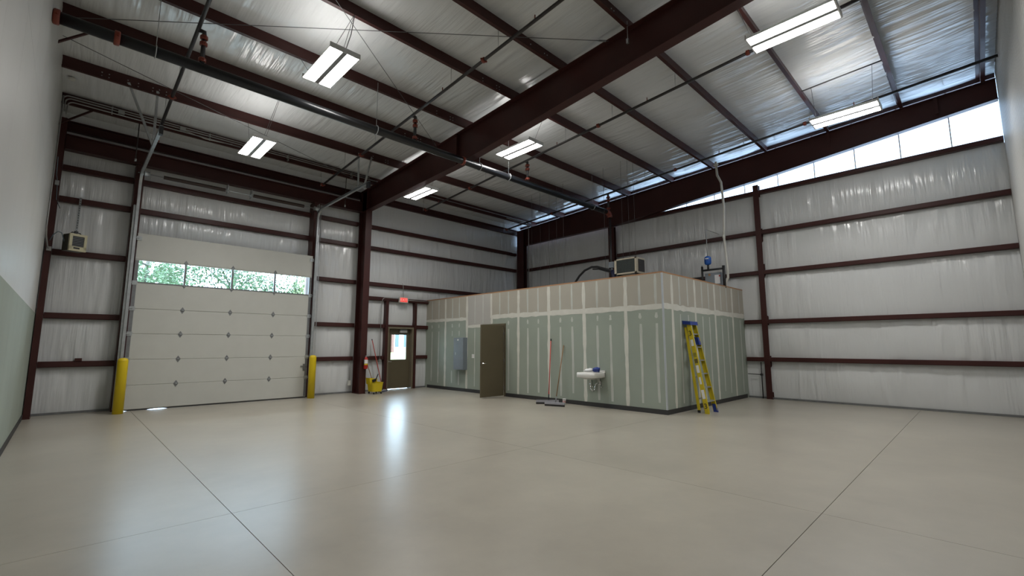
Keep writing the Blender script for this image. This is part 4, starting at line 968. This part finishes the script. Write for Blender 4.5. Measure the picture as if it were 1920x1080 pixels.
MB().tube([(13.36, 5.62, 3.52), (13.36, 6.02, 3.50)], .026, 12).build('pipe', BLACK, bp); MB().tube([(13.36, 5.62, 3.84), (13.36, 5.62, 3.88)], .016, 8).build('relief_valve', GALV, bp)
tk = thing('expansion_tank', (13.36, 5.44, 3.87), 'small bright blue expansion tank above the black pipes', 'tank')
MB().lathe((13.36, 5.44, 3.87), [(.03, 0), (.075, .015), (.095, .05), (.098, .12), (.098, .19), (.085, .235), (.05, .26), (.015, .268)], 20).build('shell', TANKBLUE, tk)
MB().lathe((13.36, 5.44, 3.985), [(.0985, 0), (.1005, .006), (.0985, .012)], 20).build('seam', BLUE, tk)
P = np.array([[(13.36 + .0995 * math.cos(a), 5.44 + .0995 * math.sin(a), z) for z in (4.035, 4.065)] for a in [R(150 + 8 * i) for i in range(9)]]); MB().grid(P).build('label', PAPER, tk)
hc = tag(MB().tube([(13.36, 5.44, 4.137), (13.37, 5.45, 4.5), (13.40, 5.46, 4.95), (14.50, 5.5, 5.0)], .008, 6).build('suspension_strap', GALV), 'thin perforated strap holding up the blue tank', 'strap')
vp = thing('vent_pipe', (13.6, 5.02, 3.145), 'tall white vent pipe rising from the drywall room to the ceiling', 'pipe')
MB().tube([(13.6, 5.06, 3.145), (13.6, 5.05, 3.35), (13.6, 4.98, 3.48), (13.6, 4.99, 4.0), (13.6, 5.03, 4.7), (13.6, 4.98, 5.6), (13.6, 5.02, 6.35), (13.6, 5.12, 6.60), (13.6, 5.14, 7.02)], .034, 12).build('tube', PVC, vp)
MB().lathe((13.6, 5.03, 4.66), [(.034, 0), (.042, .004), (.042, .08), (.034, .084)], 14).build('socket', PVC, vp); MB().lathe((13.6, 5.14, 6.90), [(.04, 0), (.07, .01), (.07, .05), (.05, .06)], 14).build('boot', PVC, vp)
for y in (11.27, 10.85, 10.42, 10.08, 9.77, 8.44 - .35, 7.44, 7.21, 7.01):
    tag(MB().tube([(12.0, y, 3.146), (12.0, y, zt(y) - .03)], .004, 5).build('suspension_wire', CABLE), 'thin hanger wire dropping from the ceiling to the drywall room', 'wire', 'thin hanger wires above the drywall room')
gp = thing('gas_pipe', (14.58, 4.6, 0), 'dark thin pipe with a side arm beside the end wall column', 'pipe')
MB().tube([(14.57, 4.56, 0.0), (14.57, 4.56, 1.04)], .016, 8).build('riser', IRON, gp); MB().tube([(14.57, 4.56, .68), (14.57, 4.93, .69)], .012, 8).build('arm', IRON, gp); MB().box(14.54, 14.60, 4.53, 4.59, .65, .71).build('tee', IRON, gp)
rg = tag(MB().lathe((-.38, 12.6, zt(12.6) - .10), [(.045, 0), (.06, .01), (.06, .03), (.05, .05)], 18).build('smoke_detector', PVC), 'small round white detector on the ceiling at the left wall', 'detector')

# ------------------------------------------------------------------ outside
gnd = MB().box(-60, 80, YB + .125, 34, -.12, -.02).build('ground_apron', APRON, origin=(10, 20, -.1)); tag(gnd, 'sunlit pale concrete apron outside the doors', 'ground', kind='structure')
gnd2 = MB().box(-120, 220, 34, 260, -.14, -.03).build('ground_lawn', LAWN, origin=(10, 60, -.1)); tag(gnd2, 'lawn beyond the concrete apron outside', 'ground', kind='structure')
def tree(x, y, h, spread, n, leaf, label, seed):
    r = np.random.default_rng(seed); t = thing('tree', (x, y, -.03), label, 'tree', 'trees outside the overhead door')
    MB().tube([(x, y, -.03), (x + .1, y, h * .25), (x - .1, y + .1, h * .5), (x + .1, y, h * .8)], [.2, .14, .09, .03], 8).build('trunk', BARK, t)
    tips = []
    for k in range(16):
        a = r.uniform(0, 6.28); z0 = h * r.uniform(.18, .6); L = spread * r.uniform(.5, 1); p0 = vec(x, y, z0); p2 = vec(x + math.cos(a) * L, y + math.sin(a) * L, z0 + h * r.uniform(-.02, .3)); p1 = (p0 + p2) / 2 + vec(0, 0, r.uniform(-.2, .3))
        MB().tube([p0, p1, p2], [.05, .035, .012], 6).build('branch', BARK, t); tips += [p1, p2, (p1 + p2) / 2]
    V = []; F = []
    cl = [tips[i % len(tips)] + Vector(r.normal(0, .45, 3)) for i in range(58)]
    for k in range(n):
        c = cl[r.integers(len(cl))]; p = np.array(c) + r.normal(0, .30, 3); u = r.normal(0, 1, 3); u /= np.linalg.norm(u); q = np.cross(u, r.normal(0, 1, 3)); q /= np.linalg.norm(q); s_ = r.uniform(.04, .085)
        i = len(V); V += [tuple(p - u * s_), tuple(p + q * s_ * .55), tuple(p + u * s_), tuple(p - q * s_ * .55)]; F.append((i, i + 1, i + 2, i + 3))
    b = MB(); b.v = V; b.f = F; b.sm = [False] * len(F); o = b.build('foliage', leaf, t); o['kind'] = 'stuff'
tree(2.2, 24, 8.2, 3.0, 10000, LEAF, 'dark green tree seen through the left panes of the overhead door', 21)
tree(5.6, 25, 7.6, 2.8, 10500, LEAF, 'green tree seen through the second pane of the overhead door', 22)
tree(8.8, 26, 7.6, 3.2, 16000, LEAF2, 'pale yellow green tree seen through the right panes of the overhead door', 23)
tree(12.4, 30, 8.5, 3.6, 15000, LEAF2, 'pale green tree farther off behind the rightmost pane', 24)
po = tag(MB().tube([(8.75, 22.2, -.02), (8.75, 22.2, 5.6)], .06, 8).build('utility_pole', BARK), 'thin dark pole seen in the rightmost pane of the overhead door', 'pole')
hs = thing('house', (56, 95, 0), 'distant brick building seen through the exit door window', 'building')
MB().box(46, 66, 96, 102, -.03, 6).build('wall', HOUSEPALE, hs)
for x in (50.6, 53.0, 54.2): MB().box(x, x + .6, 95.6, 96, -.03, 5.2).build('brick_pier', BRICK, hs)
for x in (47.6, 55.3, 57.6): MB().box(x, x + .9, 95.9, 96.02, 1.2, 4.2).build('window', HOUSEGLASS, hs)
